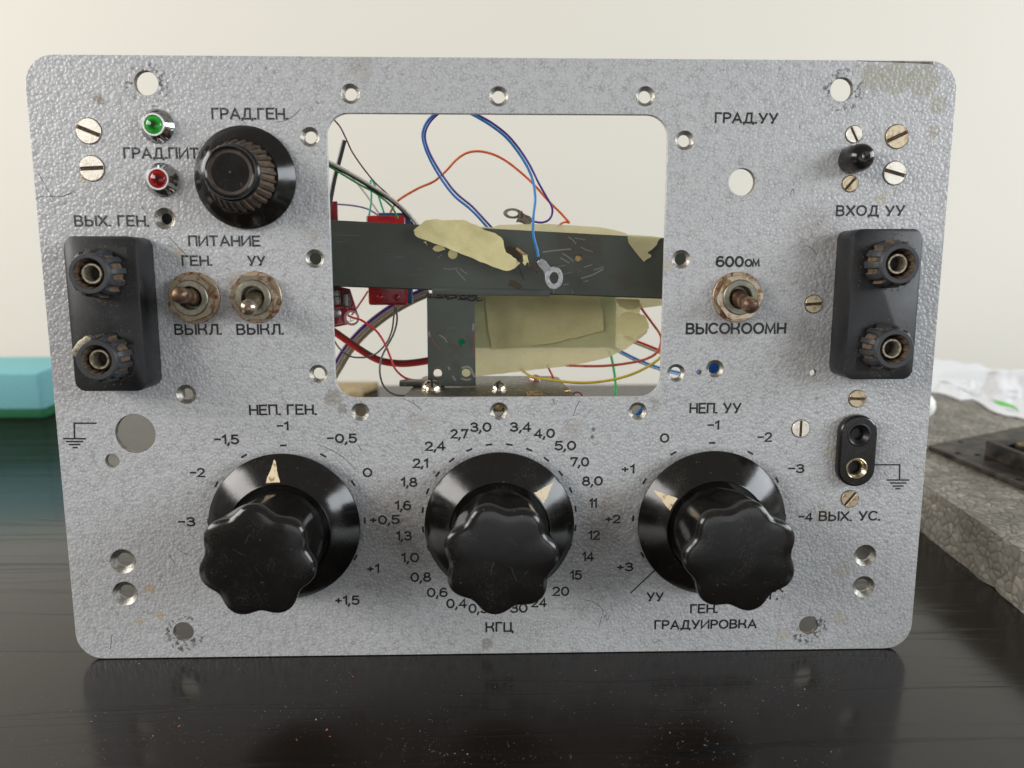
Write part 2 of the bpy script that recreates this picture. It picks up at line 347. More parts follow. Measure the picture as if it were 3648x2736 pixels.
# ------------------------------------------------------------------ mesh helpers (millimetres)
class MB:
    def __init__(s): s.v = []; s.f = []; s.m = []; s.k = 0
    def add(s, vs, fs, mi=None):
        o = len(s.v); s.v += [Vector(v) for v in vs]
        for f in fs: s.f.append([i + o for i in f]); s.m.append(s.k if mi is None else mi)
        return o
    def lathe(s, prof, n=48, c=(0, 0), rad=None, close=False, mi=None):
        """prof: (radius, height out of the panel). axis -Y"""
        vs = []; fs = []
        for (r, h) in prof:
            for i in range(n):
                a = 2 * PI * i / n; rr = r if rad is None else rad(r, h, a)
                vs.append((c[0] + rr * math.cos(a), -h, c[1] + rr * math.sin(a)))
        m = len(prof); seg = m if close else m - 1
        for j in range(seg):
            for i in range(n):
                a, b2 = j * n + i, j * n + (i + 1) % n; j2 = ((j + 1) % m) * n
                fs.append([a, b2, j2 + (i + 1) % n, j2 + i])
        s.add(vs, fs, mi)
        return s
    def cap(s, r, h, n=48, c=(0, 0), rad=None, mi=None):
        s.add([(c[0] + (r if rad is None else rad(r, h, 2 * PI * i / n)) * math.cos(2 * PI * i / n), -h, c[1] + (r if rad is None else rad(r, h, 2 * PI * i / n)) * math.sin(2 * PI * i / n)) for i in range(n)], [list(range(n))], mi)
        return s
    def box(s, lo, hi, mi=None, rot=None):
        vs = [Vector((x, y, z)) for x in (lo[0], hi[0]) for y in (lo[1], hi[1]) for z in (lo[2], hi[2])]
        if rot: vs = [rot @ v for v in vs]
        s.add(vs, [[0, 1, 3, 2], [4, 6, 7, 5], [0, 4, 5, 1], [2, 3, 7, 6], [0, 2, 6, 4], [1, 5, 7, 3]], mi); return s
    def prism(s, poly, y0, y1, mi=None, axis='y'):
        n = len(poly)
        P = (lambda p, t: (p[0], t, p[1])) if axis == 'y' else (lambda p, t: (p[0], p[1], t))
        s.add([P(p, y0) for p in poly] + [P(p, y1) for p in poly], [list(range(n)), list(range(2 * n - 1, n - 1, -1))] + [[i, (i + 1) % n, n + (i + 1) % n, n + i] for i in range(n)], mi); return s
    def tube(s, pts, r, n=8, mi=None, smooth=6, caps=True, wob=0):
        P = spline(pts, smooth) if smooth else [Vector(p) for p in pts]
        rr = r if callable(r) else (lambda t: r)
        T0 = (P[1] - P[0]).normalized(); up = Vector((0, 0, 1)) if abs(T0.z) < .9 else Vector((1, 0, 0))
        nrm = (up - T0 * up.dot(T0)).normalized(); vs = []; m = len(P)
        for i, p in enumerate(P):
            t = (P[min(i + 1, m - 1)] - P[max(i - 1, 0)]).normalized()
            nrm = (nrm - t * nrm.dot(t)).normalized(); bn = t.cross(nrm)
            for k in range(n):
                a = 2 * PI * k / n; vs.append(p + (nrm * math.cos(a) + bn * math.sin(a)) * rr(i / (m - 1)))
        fs = [[i * n + k, i * n + (k + 1) % n, (i + 1) * n + (k + 1) % n, (i + 1) * n + k] for i in range(m - 1) for k in range(n)]
        if caps: fs += [list(range(n))[::-1], list(range((m - 1) * n, m * n))]
        s.add(vs, fs, mi); return s
    def build(s, name, mats, parent=None, loc=None, to_world=False, smooth=35, bev=0, bseg=2, label=None, recalc=True):
        if not isinstance(mats, (list, tuple)): mats = [mats]
        loc = Vector(loc) if loc is not None else Vector((0, 0, 0))
        vs = [PANEL_M @ v for v in s.v] if to_world else s.v
        if to_world or loc == 'c': pass
        bm = bmesh.new(); bv = [bm.verts.new((v - loc if to_world else v) * MM) for v in vs]
        for f, mi in zip(s.f, s.m):
            try: fa = bm.faces.new([bv[i] for i in f]); fa.material_index = mi; fa.smooth = True
            except ValueError: pass
        bmesh.ops.remove_doubles(bm, verts=bm.verts, dist=1e-7)
        if recalc: bmesh.ops.recalc_face_normals(bm, faces=bm.faces)
        if bev:
            ed = [e for e in bm.edges if len(e.link_faces) == 2 and e.calc_face_angle(0) > math.radians(40)]
            bmesh.ops.bevel(bm, geom=ed, offset=bev * MM, segments=bseg, affect='EDGES', profile=.5)
            for fa in bm.faces: fa.smooth = True
        me = bpy.data.meshes.new(name); bm.to_mesh(me); bm.free()
        for mt in mats: me.materials.append(mt)
        me.set_sharp_from_angle(angle=math.radians(smooth))
        o = bpy.data.objects.new(name, me); COL.objects.link(o)
        o.location = loc * MM
        if parent is not None: o.parent = parent
        if label: o['label'] = label
        return o
def spline(pts, k=6):
    P = [Vector(p) for p in pts]; out = []
    if len(P) < 3: return P
    Q = [P[0] * 2 - P[1]] + P + [P[-1] * 2 - P[-2]]
    for i in range(1, len(Q) - 2):
        for j in range(k):
            t = j / k; a, b, c, d = Q[i - 1], Q[i], Q[i + 1], Q[i + 2]
            out.append(.5 * ((2 * b) + (c - a) * t + (2 * a - 5 * b + 4 * c - d) * t * t + (3 * b - a - 3 * c + d) * t ** 3))
    out.append(P[-1]); return out
def round_rect(x0, x1, z0, z1, r, n=6):
    p = []
    for cx, cz, a0 in ((x1 - r, z1 - r, 0), (x0 + r, z1 - r, 90), (x0 + r, z0 + r, 180), (x1 - r, z0 + r, 270)):
        for i in range(n + 1):
            a = math.radians(a0 + 90 * i / n); p.append((cx + r * math.cos(a), cz + r * math.sin(a)))
    return p
def circle(x, z, r, n=40): return [(x + r * math.cos(2 * PI * i / n), z + r * math.sin(2 * PI * i / n)) for i in range(n)]
def holed_plate(name, outer, holes, y0, y1, mat, parent=None, bev=.12, world_axis=False):
    """flat plate with real holes, cut from an outline"""
    cu = bpy.data.curves.new(name, 'CURVE'); cu.dimensions = '2D'; cu.fill_mode = 'BOTH'
    cu.extrude = abs(y1 - y0) / 2 * MM - bev * MM; cu.bevel_depth = bev * MM; cu.bevel_resolution = 1; cu.offset = -bev * MM
    for poly in [outer] + holes:
        s = cu.splines.new('POLY'); s.points.add(len(poly) - 1); s.use_cyclic_u = True
        for i, p in enumerate(poly): s.points[i].co = (p[0] * MM, p[1] * MM, 0, 1)
    ob = bpy.data.objects.new(name + '_tmp', cu); COL.objects.link(ob)
    dg = bpy.context.evaluated_depsgraph_get(); me = bpy.data.meshes.new_from_object(ob.evaluated_get(dg))
    COL.objects.unlink(ob); bpy.data.objects.remove(ob); bpy.data.curves.remove(cu)
    me.name = name
    if not world_axis:
        me.transform(Matrix.Translation((0, (y0 + y1) / 2 * MM, 0)) @ Matrix.Rotation(PI / 2, 4, 'X'))
    else: me.transform(Matrix.Translation((0, 0, (y0 + y1) / 2 * MM)))
    me.materials.clear(); me.materials.append(mat)
    o = bpy.data.objects.new(name, me); COL.objects.link(o)
    if parent: o.parent = parent
    return o
def tag(o, label, cat, group=None, kind=None):
    if label: o['label'] = label
    if cat: o['category'] = cat
    if group: o['group'] = group
    if kind: o['kind'] = kind
    return o
def empty(name, loc_mm, rot=None):
    o = bpy.data.objects.new(name, None); COL.objects.link(o); o.location = Vector(loc_mm) * MM; o.empty_display_size = .02
    if rot is not None: o.rotation_euler = rot
    return o
def copy_tree(o, parent=None):
    c = o.copy(); COL.objects.link(c); c.parent = parent
    for ch in list(o.children): copy_tree(ch, c)
    return c
def sheet(poly, fn, th, step=3.0, jag=0.0):
    """thin sheet: 2-D outline filled with points, bent by fn(u,v)->3-D point, given thickness th (vector)"""
    P = []
    n = len(poly)
    for i in range(n):
        a, b = Vector(poly[i]), Vector(poly[(i + 1) % n]); k = max(1, int((b - a).length / step))
        for j in range(k):
            p = a.lerp(b, j / k)
            if jag and j: p += Vector((random.uniform(-jag, jag), random.uniform(-jag, jag)))
            P.append(p)
    nb = len(P); x0 = min(p.x for p in P); x1 = max(p.x for p in P); y0 = min(p.y for p in P); y1 = max(p.y for p in P)
    u = x0
    inner = []
    while u < x1:
        w = y0
        while w < y1:
            inner.append(Vector((u + random.uniform(-.2, .2) * step, w + random.uniform(-.2, .2) * step))); w += step
        u += step
    res = delaunay_2d_cdt(P + inner, [(i, (i + 1) % nb) for i in range(nb)], [], 1, 1e-4)
    vs, es, fs = res[0], res[1], res[2]
    top = [Vector(fn(v.x, v.y)) for v in vs]; T = Vector(th)
    m = len(top); b = MB(); faces = [list(f) for f in fs]
    cnt = {}
    for f in faces:
        for i in range(len(f)):
            e = (f[i], f[(i + 1) % len(f)]); cnt[e] = 1
    side = [[a, b2, b2 + m, a + m] for (a, b2) in cnt if (b2, a) not in cnt]
    b.add(top + [p + T for p in top], faces + [[i + m for i in f[::-1]] for f in faces] + side)
    return b

# ------------------------------------------------------------------ setting: desk, wall
Yb = (desk(1300, 1378).y + desk(2250, 1364).y) / 2      # back edge of the desk
b = MB(); b.prism([(-1100, -900), (1100, -900), (1100, Yb), (-1100, Yb)], -25, 0, axis='z')
dk = b.build('desk_top', M['desk'], bev=1.0); dk['kind'] = 'structure'
b = MB(); b.box((-2600, Yb + 60, -900), (2600, Yb + 160, 1900))
wl = b.build('wall', M['wall']); wl['kind'] = 'structure'

# ------------------------------------------------------------------ the instrument panel
root = empty('instrument_front_panel', (0, 0, .24), (-LEAN, 0, 0))
tag(root, 'grey hammered metal instrument panel with black knobs, switches and Cyrillic lettering, standing on the desk', 'instrument panel')
TH = 2.2
big_holes = [(-119.6, 208.7, 4.1), (119.5, 208.0, 4.05), (-119.7, 10.4, 3.85), (119.5, 9.9, 3.75)]
cs = []      # countersunk: x, z, outer r, inner r
for s in ((1247.7, 333.7), (1776, 343), (2299, 343)): cs.append((*L(s), 3.3, 2.15))
for s in ((1104, 487.6), (2439, 500), (1121.7, 921.5), (2426.7, 923.7), (1134, 1331.7), (2408.5, 1329), (1283.5, 1468), (1778, 1465), (2271.8, 1465)): cs.append((*L(s), 3.25, 2.1))
cs += [(*L((587, 779)), 3.7, 1.9), (*L((663, 1405)), 3.5, 2.0), (*L((438, 2000)), 4.7, 2.7), (*L((446, 2114)), 4.6, 2.7), (*L((3082.5, 1978.7)), 4.2, 2.6), (*L((3076.5, 2090)), 4.2, 2.6), (*L((2546.8, 1313.7)), 3.2, 2.05)]
plain = big_holes + [(*L((482, 1545.6)), 7.25), (*L((400, 1642)), 2.6), (*L((2643, 648.5)), 4.75), (*L((2490, 1326)), .95), (*L((2897, 1329)), 1.35)]
WX0, WX1 = -59.3, 59.2; WZ0, WZ1 = 99.9, 199.3
holes = [circle(x, z, r) for x, z, r in plain] + [circle(x, z, r, 32) for x, z, r, _ in cs] + [round_rect(WX0, WX1, WZ0, WZ1, 7.6, 8)]
outer = round_rect(-160, 160, 0, 217.7, 10.0, 10)
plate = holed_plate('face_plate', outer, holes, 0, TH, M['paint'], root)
for x, z, R, r in cs:
    b = MB(); b.lathe([(R + .02, 0.03), (R - .25, -.12), (r + .15, -(R - r) * .82), (r, -(R - r) * .9), (r, -TH), (R - .3, -TH), (R + .0, -TH + .1)], 32)
    b.build('countersunk_hole', M['bare'], root, (x, 0, z))

for x, z, r in plain:
    b = MB(); b.lathe([(r - .02, -.1), (r - .05, -.14), (r - .05, -TH), (r - .02, -TH + .05)], 40)
    b.build('hole_wall', M['hole_wall'], root, (x, 0, z))
# ---- single-stroke engraved lettering
def arc(cx, cy, rx, ry, a0, a1, n=10): return [(cx + rx * math.cos(math.radians(a0 + (a1 - a0) * i / n)), cy + ry * math.sin(math.radians(a0 + (a1 - a0) * i / n))) for i in range(n + 1)]
def G(ch):
    g = {
     'А': (.80, [[(0, 0), (.4, 1), (.8, 0)], [(.14, .32), (.66, .32)]]),
     'В': (.68, [[(.30, 0), (0, 0), (0, 1), (.30, 1)] + arc(.36, .76, .24, .24, 90, -90, 8) + [(0.05, .52)], [(.30, 0)] + arc(.38, .26, .28, .26, -90, 90, 8)]),
     'Г': (.52, [[(0, 0), (0, 1), (.52, 1)]]),
     'Д': (.90, [[(.12, 0), (.22, .25), (.32, 1), (.72, 1), (.72, 0)], [(0, -.16), (0, 0), (.9, 0), (.9, -.16)]]),
     'Е': (.62, [[(.62, 0), (0, 0), (0, 1), (.62, 1)], [(0.03, .52), (.54, .52)]]),
     'И': (.74, [[(0, 1), (0, 0), (.74, 1), (.74, 0)]]),
     'К': (.72, [[(0, 0), (0, 1)], [(0.03, .50), (.36, .50)] + arc(.36, .88, .30, .38, -90, -8, 6) + [(.66, 1)], [(.36, .52)] + arc(.36, .12, .32, .38, 90, 8, 6) + [(.69, 0)]]),
     'Л': (.72, [[(0, 0), (.10, .02), (.20, .25), (.26, 1), (.72, 1), (.72, 0)]]),
     'М': (.86, [[(0, 0), (.06, 1), (.43, .12), (.80, 1), (.86, 0)]]),
     'Н': (.70, [[(0, 0), (0, 1)], [(.70, 0), (.70, 1)], [(0.03, .5), (.67, .5)]]),
     'О': (.86, [arc(.43, .5, .43, .5, 90, 450, 26)]),
     'П': (.68, [[(0, 0), (0, 1), (.68, 1), (.68, 0)]]),
     'Р': (.62, [[(0, 0), (0, 1), (.32, 1)] + arc(.34, .73, .28, .27, 90, -90, 8) + [(0.04, .46)]]),
     'С': (.76, [arc(.42, .5, .42, .5, 42, 318, 20)]),
     'Т': (.70, [[(0, 1), (.70, 1)], [(.35, 0), (.35, .97)]]),
     'У': (.72, [[(0, 1), (.38, .34)], [(.72, 1), (.34, .16)] + arc(.22, .16, .13, .15, 0, -100, 5)]),
     'Х': (.72, [[(0, 0), (.72, 1)], [(0, 1), (.34, .53)], [(.38, .47), (.72, 0)]]),
     'Ц': (.78, [[(0, 1), (0, 0), (.80, 0), (.80, -.2)], [(.64, .03), (.64, 1)]]),
     'Ы': (.92, [[(0, 1), (0, 0), (.34, 0)] + arc(.36, .28, .26, .28, -90, 90, 8) + [(0.04, .56)], [(.92, 0), (.92, 1)]]),
     '0': (.62, [arc(.31, .5, .31, .5, 90, 450, 24)]),
     '1': (.26, [[(0, .78), (.24, 1), (.24, 0)]]),
     '2': (.60, [arc(.29, .72, .28, .28, 165, -20, 10) + [(.48, .50), (0, 0), (.60, 0)]]),
     '3': (.58, [arc(.27, .76, .26, .24, 160, -80, 10) + [(.20, .53)], [(.28, .52)] + arc(.28, .27, .30, .27, 88, -155, 12)]),
     '4': (.64, [[(.46, 0), (.46, 1), (0, .27), (.64, .27)]]),
     '5': (.58, [[(.54, 1), (.10, 1), (.06, .56)] + arc(.28, .32, .30, .32, 120, -150, 14)]),
     '6': (.60, [[(.50, .93)] + arc(.32, .62, .30, .38, 80, 180, 8) + [(.0, .42)] + arc(.30, .30, .30, .30, 180, 530, 18)]),
     '7': (.56, [[(0, .86), (0, 1), (.56, 1), (.20, 0)]]),
     '8': (.58, [arc(.29, .76, .23, .24, 270, 630, 16), arc(.29, .26, .29, .265, 90, 450, 18)]),
     '.': (.10, [[(0.0, 0.0), (.10, 0.0)]]),
     ',': (.12, [[(.10, .06), (.10, -.02), (0, -.24)]]),
     '-': (.46, [[(0, .52), (.46, .52)]]),
     '+': (.46, [[(0, .45), (.46, .45)], [(.23, .2), (.23, .42)], [(.23, .48), (.23, .70)]]),
     ' ': (.48, [])}
    return g[ch]
def strip(b, pts, w, y):
    P = [Vector(p) for p in pts]
    Q = [P[0]]
    for p in P[1:]:
        if (p - Q[-1]).length > 1e-4: Q.append(p)
    P = Q; n = len(P)
    if n < 2: return
    closed = (P[0] - P[-1]).length < .02
    d0 = (P[1] - P[0]).normalized(); d1 = (P[-1] - P[-2]).normalized()
    if not closed: P[0] = P[0] - d0 * w * .35; P[-1] = P[-1] + d1 * w * .35
    vs = []
    for i, p in enumerate(P):
        a = (P[i] - P[i - 1]).normalized() if i else (d1 if closed else d0)
        c = (P[i + 1] - P[i]).normalized() if i < n - 1 else (d0 if closed else d1)
        t = (a + c); t = t.normalized() if t.length > 1e-3 else a
        nn = Vector((-t.y, t.x)); k = 1 / max(.5, math.sqrt(max(0, (1 + a.dot(c)) / 2)))
        hw = w / 2 * k
        vs += [(p.x + nn.x * hw, y, p.y + nn.y * hw), (p.x - nn.x * hw, y, p.y - nn.y * hw)]
    b.add(vs, [[2 * i, 2 * i + 1, 2 * i + 3, 2 * i + 2] for i in range(n - 1)])
def text(s, xl, xr, base, h, mat='ink', w=.46, parent=None, name='inscription'):
    """engraved line: left and right photo x, baseline photo y, capital height in photo px"""
    a, c = at(xl, base), at(xr, base); hh = (at(xl, base - h) - a).z
    gap = .26 if not any(ch.isdigit() for ch in s) else .22
    W = 0; pos = []
    for i, ch in enumerate(s):
        gw, st = G(ch); pos.append(W); W += gw + (gap if i < len(s) - 1 and ch != ' ' else 0)
        if i < len(s) - 1 and s[i + 1] in '.,': W -= .06
    sx = (c.x - a.x) / W; b = MB(); k = 0
    if W < .4: sx = hh
    z0 = (a.z + c.z) / 2
    for ch, p0 in zip(s, pos):
        jx, jz = random.uniform(-.06, .06), random.uniform(-.06, .06)
        for st in G(ch)[1]:
            strip(b, [(a.x + (p0 + x) * sx + jx - a.x, y * hh + jz) for x, y in st], w, -.05 - .012 * (k % 4)); k += 1
    return b.build(name, M[mat], parent or root, (a.x, 0, z0), recalc=False)
T = [("ГРАД.ГЕН.", 757.6, 1025, 423, 36, 'worn'), ("ГРАД.ПИТ", 444, 706, 563, 35, 'worn'), ("ВЫХ. ГЕН.", 269, 529, 803.7, 34, 'worn'), ("ПИТАНИЕ", 675, 925, 875, 33, 'worn'),
     ("ГЕН.", 651, 754, 945, 32, 'worn'), ("УУ", 884.6, 942.6, 945, 32, 'worn'), ("ВЫКЛ.", 626, 788, 1190, 33, 'ink'), ("ВЫКЛ.", 846.7, 1009, 1190, 33, 'ink'), ("НЕП. ГЕН.", 890.6, 1127, 1475.5, 32, 'ink'),
     ("ГРАД.УУ", 2548.6, 2768, 437, 33, 'ink'), ("ВХОД УУ", 2981, 3218, 767, 33, 'ink'), ("600", 2553, 2645.5, 948, 33, 'ink'), ("ОМ", 2655, 2703.5, 948, 23, 'ink'), ("ВЫСОКООМН", 2446, 2796, 1187, 34, 'ink'),
     ("НЕП. УУ", 2458.4, 2636, 1470, 32, 'ink'), ("ВЫХ. УС.", 2918.6, 3133, 1853, 30, 'ink'),
     ("-4", 2846, 2892, 1855, 27, 'ink'), ("-3", 2810, 2862, 1683, 27, 'ink'), ("-2", 2700, 2747.5, 1572, 29, 'ink'), ("-1", 2522, 2560, 1528.4, 28, 'ink'), ("0", 2353, 2380, 1574.8, 28, 'ink'), ("+1", 2217.5, 2257, 1684.5, 27, 'ink'),
     ("+2", 2159, 2208, 1861, 25, 'ink'), ("+3", 2199.5, 2253, 2033, 26, 'ink'), ("УУ", 2306, 2360, 2140, 28, 'ink'), ("ГЕН.", 2461.7, 2554, 2182, 28, 'ink'), ("Г.", 2744, 2770, 2133.6, 27, 'ink'), ("ГРАДУИРОВКА", 2334, 2693, 2238, 28, 'ink'),
     ("-1", 988.6, 1026, 1531, 27, 'ink'), ("-1,5", 765.8, 849, 1580, 29, 'ink'), ("-0,5", 1167.7, 1269, 1576, 28, 'ink'), ("-2", 679, 729, 1697.5, 28, 'ink'), ("0", 1296, 1324, 1697, 28, 'ink'), ("-3", 638, 693, 1873, 28, 'ink'),
     ("+0,5", 1321, 1421.5, 1865, 27, 'ink'), ("+1", 1311, 1348.5, 2039, 27, 'ink'), ("+1,5", 1197.5, 1278, 2152, 28, 'ink')]
for t in T: text(*t[:5], mat=t[5], w=(.80 if t[0] in ("600", "ВЫСОКООМН") else .68) if t[0] not in ("-1", "+1", "0", "-2") else .66)
for s, x0, x1, bs in (("3,0", 627, 742, 225), ("3,4", 862, 980, 225), ("2,7", 512, 606, 265), ("4,0", 1003, 1117, 262), ("2,4", 360, 473, 337), ("5,0", 1125, 1243, 335), ("2,1", 288, 370, 438), ("7,0", 1219, 1320, 430),
                      ("1,8", 218, 305, 550), ("8,0", 1288, 1400, 543), ("1,6", 183, 268, 688), ("11", 1330, 1367, 675), ("1,3", 188, 272, 868), ("12", 1325, 1385, 863), ("1,0", 220, 317, 997), ("14", 1287, 1350, 990),
                      ("0,8", 275, 387, 1112), ("15", 1215, 1278, 1100), ("0,6", 372, 485, 1202), ("20", 1113, 1203, 1195), ("0,4", 487, 600, 1267), ("24", 987, 1070, 1262), ("0,3", 617, 722, 1297), ("30", 862, 957, 1295)):
    text(s, *[r2(x0, 0)[0], r2(x1, 0)[0]], r2(0, bs)[1], 47 / 1.659, w=.68)
text("КГЦ", r2(717, 0)[0], r2(872, 0)[0], r2(0, 1408)[1], 50 / 1.659, w=.68)
def line_part(name, lines, w, mat='ink', label=None):
    b = MB(); 
    P0 = at(*lines[0][0]); o = Vector((P0.x, 0, P0.z))
    for k, ln in enumerate(lines):
        strip(b, [((at(*p) - o).x, (at(*p) - o).z) for p in ln], w if not isinstance(w, list) else w[k], -.05 - .012 * (k % 5))
    return b.build(name, M[mat], root, o, recalc=False, label=label)
line_part('ground_symbol', [[r1(540, 170), r1(418, 170), r1(420, 255)], [r1(358, 257), r1(482, 257)], [r1(374, 273), r1(465, 273)], [r1(392, 290), r1(450, 290)], [r1(412, 307), r1(434, 307)]], .56)
line_part('ground_symbol', [[r4(305, 687), r4(460, 687), r4(459, 767)], [r4(392, 769), r4(510, 769)], [r4(410, 785), r4(492, 785)], [r4(425, 801), r4(476, 801)], [r4(440, 816), r4(461, 816)]], .56)
line_part('tick_mark', [[(2335, 2029), (2247.7, 2111)]], .5); line_part('tick_mark', [[(2765, 2086), (2789, 2108)]], .5)
def ticks(cx, cz, R, angs):
    b = MB(); strip(b, [(-.95, 0), (.95, 0)], .70, -.05); me = None
    for a in angs:
        if me is None: o = b.build('tick_mark', M['ink'], root, recalc=False); me = o
        else: o = me.copy(); COL.objects.link(o)
        t = math.radians(a); o.location = ((cx + R * math.cos(t)) * MM, 0, (cz + R * math.sin(t)) * MM); o.rotation_euler = (0, -(t - PI / 2), 0)
ticks(-79, 53.6, 28.85, [90, 120, 60, 150, 30, 0, -30, 180, 210, -60]); ticks(79.1, 53.6, 28.85, [90, 120, 60, 150, 30, 0, 180, 210])
ticks(0, 53.7, 28.8, [7.5 + 15 * i for i in range(24) if not 225 < 7.5 + 15 * i < 315])

# ---- scratches and knocks on the plate
def scratch(pts, w=.18, mat='scratch_dark'):
    q = [at(*p) for p in pts]; o = q[0]; b = MB()
    P = spline([(v.x - o.x + random.uniform(-.1, .1), 0, v.z - o.z + random.uniform(-.1, .1)) for v in q], 4)
    strip(b, [(p.x, p.z) for p in P], w, -.03); b.build('scratch', M[mat], root, (o.x, 0, o.z), recalc=False)
for pts in ([z1(240, 930), z1(262, 965), z1(300, 1035), z1(345, 1110)], [z1(232, 1105), z1(260, 1092), z1(330, 1092), z1(405, 1092), z1(440, 1075), z1(485, 1052)], [z1(410, 1088), z1(455, 1075), z1(490, 1060)],
            [r1(628, 1365), r1(624, 1440)], [r1(950, 910), r1(970, 940), r1(985, 962)], [z1(915, 1155), z1(955, 1205)], [z4(990, 180), z4(1035, 225), z4(1070, 270), z4(1110, 305)], [z1(1790, 610), z1(1850, 600), z1(1910, 560), z1(1950, 520)],
            [z5(550, 1095), z5(600, 1120), z5(635, 1145), z5(660, 1165)], [z5(1580, 1110), z5(1560, 1150), z5(1545, 1200)], [z5(1425, 1095), z5(1435, 1130)], [r2(1290, 1220), r2(1350, 1235), r2(1395, 1270), r2(1410, 1310)],
            [r2(1385, 1380), r2(1400, 1320)], [r2(1412, 1340), r2(1422, 1310), r2(1432, 1345), r2(1450, 1310)], [r3(372, 1462), r3(385, 1478), r3(412, 1458)], [z6(945, 205), z6(985, 235), z6(1000, 260)], [z3(845, 975), z3(862, 940), z3(870, 970)], [z3(900, 570), z3(902, 585)], [z3(1605, 1085), z3(1607, 1100)],
            [r1(1785, 290), r1(1850, 315), r1(1930, 360), r1(2000, 430)], [r1(2015, 290), r1(2035, 325)], [r1(995, 870), r1(1030, 900), r1(1075, 915)]):
    scratch(pts)

b = MB(); A_ = [at(*z3(x, y)) for x, y in ((1235, 188), (1290, 196), (1400, 199), (1500, 203), (1600, 208), (1680, 213), (1712, 232))]
b.add([(p.x - A_[0].x, -.04, 217.45 - 217) for p in A_[:-1]] + [(p.x - A_[0].x, -.04, p.z - 217) for p in A_[:-1]], [[i, i + 1, 7 + i, 6 + i] for i in range(5)])
b.build('bare_worn_edge', M['plate_dull'], root, (A_[0].x, 0, 217), recalc=False)
b = MB(); random.seed(21)
for i in range(150):
    px_, pz_ = random.uniform(-156, 156), random.uniform(4, 214)
    if WX0 - 2 < px_ < WX1 + 2 and WZ0 - 2 < pz_ < WZ1 + 2: continue
    al = random.uniform(0, PI); ln_ = random.choice((.3, .4, .6, 1.1, 2.0)); w_ = random.uniform(.06, .16)
    strip(b, [(px_, pz_), (px_ + ln_ * math.cos(al) * .5, pz_ + ln_ * math.sin(al) * .5 + .1), (px_ + ln_ * math.cos(al), pz_ + ln_ * math.sin(al))], w_, -.028)
o = b.build('paint_nicks', M['scratch_dark'], root, recalc=False); o['kind'] = 'stuff'
# ---- slotted countersunk screws
def screw(S, R, ang, mat):
    x, z = L(S); b = MB(); sw = R * .15; n = 40
    # head split by the slot: two segments of a disc, slot floor below
    for sgn in (1, -1):
        a0 = math.asin(sw / R); p = [(R * math.cos(a0 + (PI - 2 * a0) * i / 16), sgn * R * math.sin(a0 + (PI - 2 * a0) * i / 16)) for i in range(17)]
        b.prism(p, -.5, -.06)
    b.k = 1; b.prism(circle(0, 0, R * .985, n), -.12, -.02); b.k = 0
    o = b.build('slotted_screw', [mat, M['slot']], root, (x, 0, z), bev=.12, bseg=1); o.rotation_euler = (0, math.radians(ang), 0)
    g = MB(); g.lathe([(R + .42, -.25), (R + .25, .06), (R + .05, .03), (R + .02, -.4)], 36); g.build('screw_rim', M['slot'], o)
for S, R, a, mt in (((317, 467), 4.2, 22, 'screw'), ((328, 600), 4.2, -3, 'screw'), ((3042, 479), 2.85, 62, 'screw'), ((3194.6, 487), 4.0, -25, 'screw_dark'), ((3186.7, 616.8), 4.0, 15, 'screw'), ((3028, 654.5), 2.75, -50, 'screw_dark'),
                    ((2898.4, 1083), 3.15, -4, 'screw_dark'), ((3053.8, 1420), 3.1, 2, 'screw_dark'), ((2852, 1526.6), 3.2, 90, 'screw'), ((3027, 1776.7), 3.2, -52, 'screw_dark')):
    screw(S, R, a, M[mt])

# ---- indicator lamps
def lamp(S, lm, lab):
    x, z = L(S); b = MB()
    b.lathe([(5.7, 0), (5.75, .5), (5.5, .75), (3.85, 3.3), (3.7, 3.4)], 56)
    o = b.build('indicator_lamp', M['chrome'], root, (x, 0, z), smooth=25, label=lab)
    g = MB(); g.lathe([(3.8, 3.35), (3.65, 3.6), (3.2, 3.6), (3.05, 3.2), (3.05, 2.2)], 48); g.build('bezel_ring', M['white_ring'], o)
    g = MB(); g.lathe([(3.0, 2.2), (2.98, 3.0), (2.6, 3.5), (1.9, 3.95), (1.0, 4.2), (.05, 4.3)], 40); g.cap(.05, 4.3, 40)
    g.lathe([(3.0, 2.2), (.05, 2.1)], 40); g.build('lens', lm, o)
lamp((562, 450), M['green_lens'], 'chrome lamp with green lens'); lamp((577, 641), M['red_lens'], 'chrome lamp with red lens')

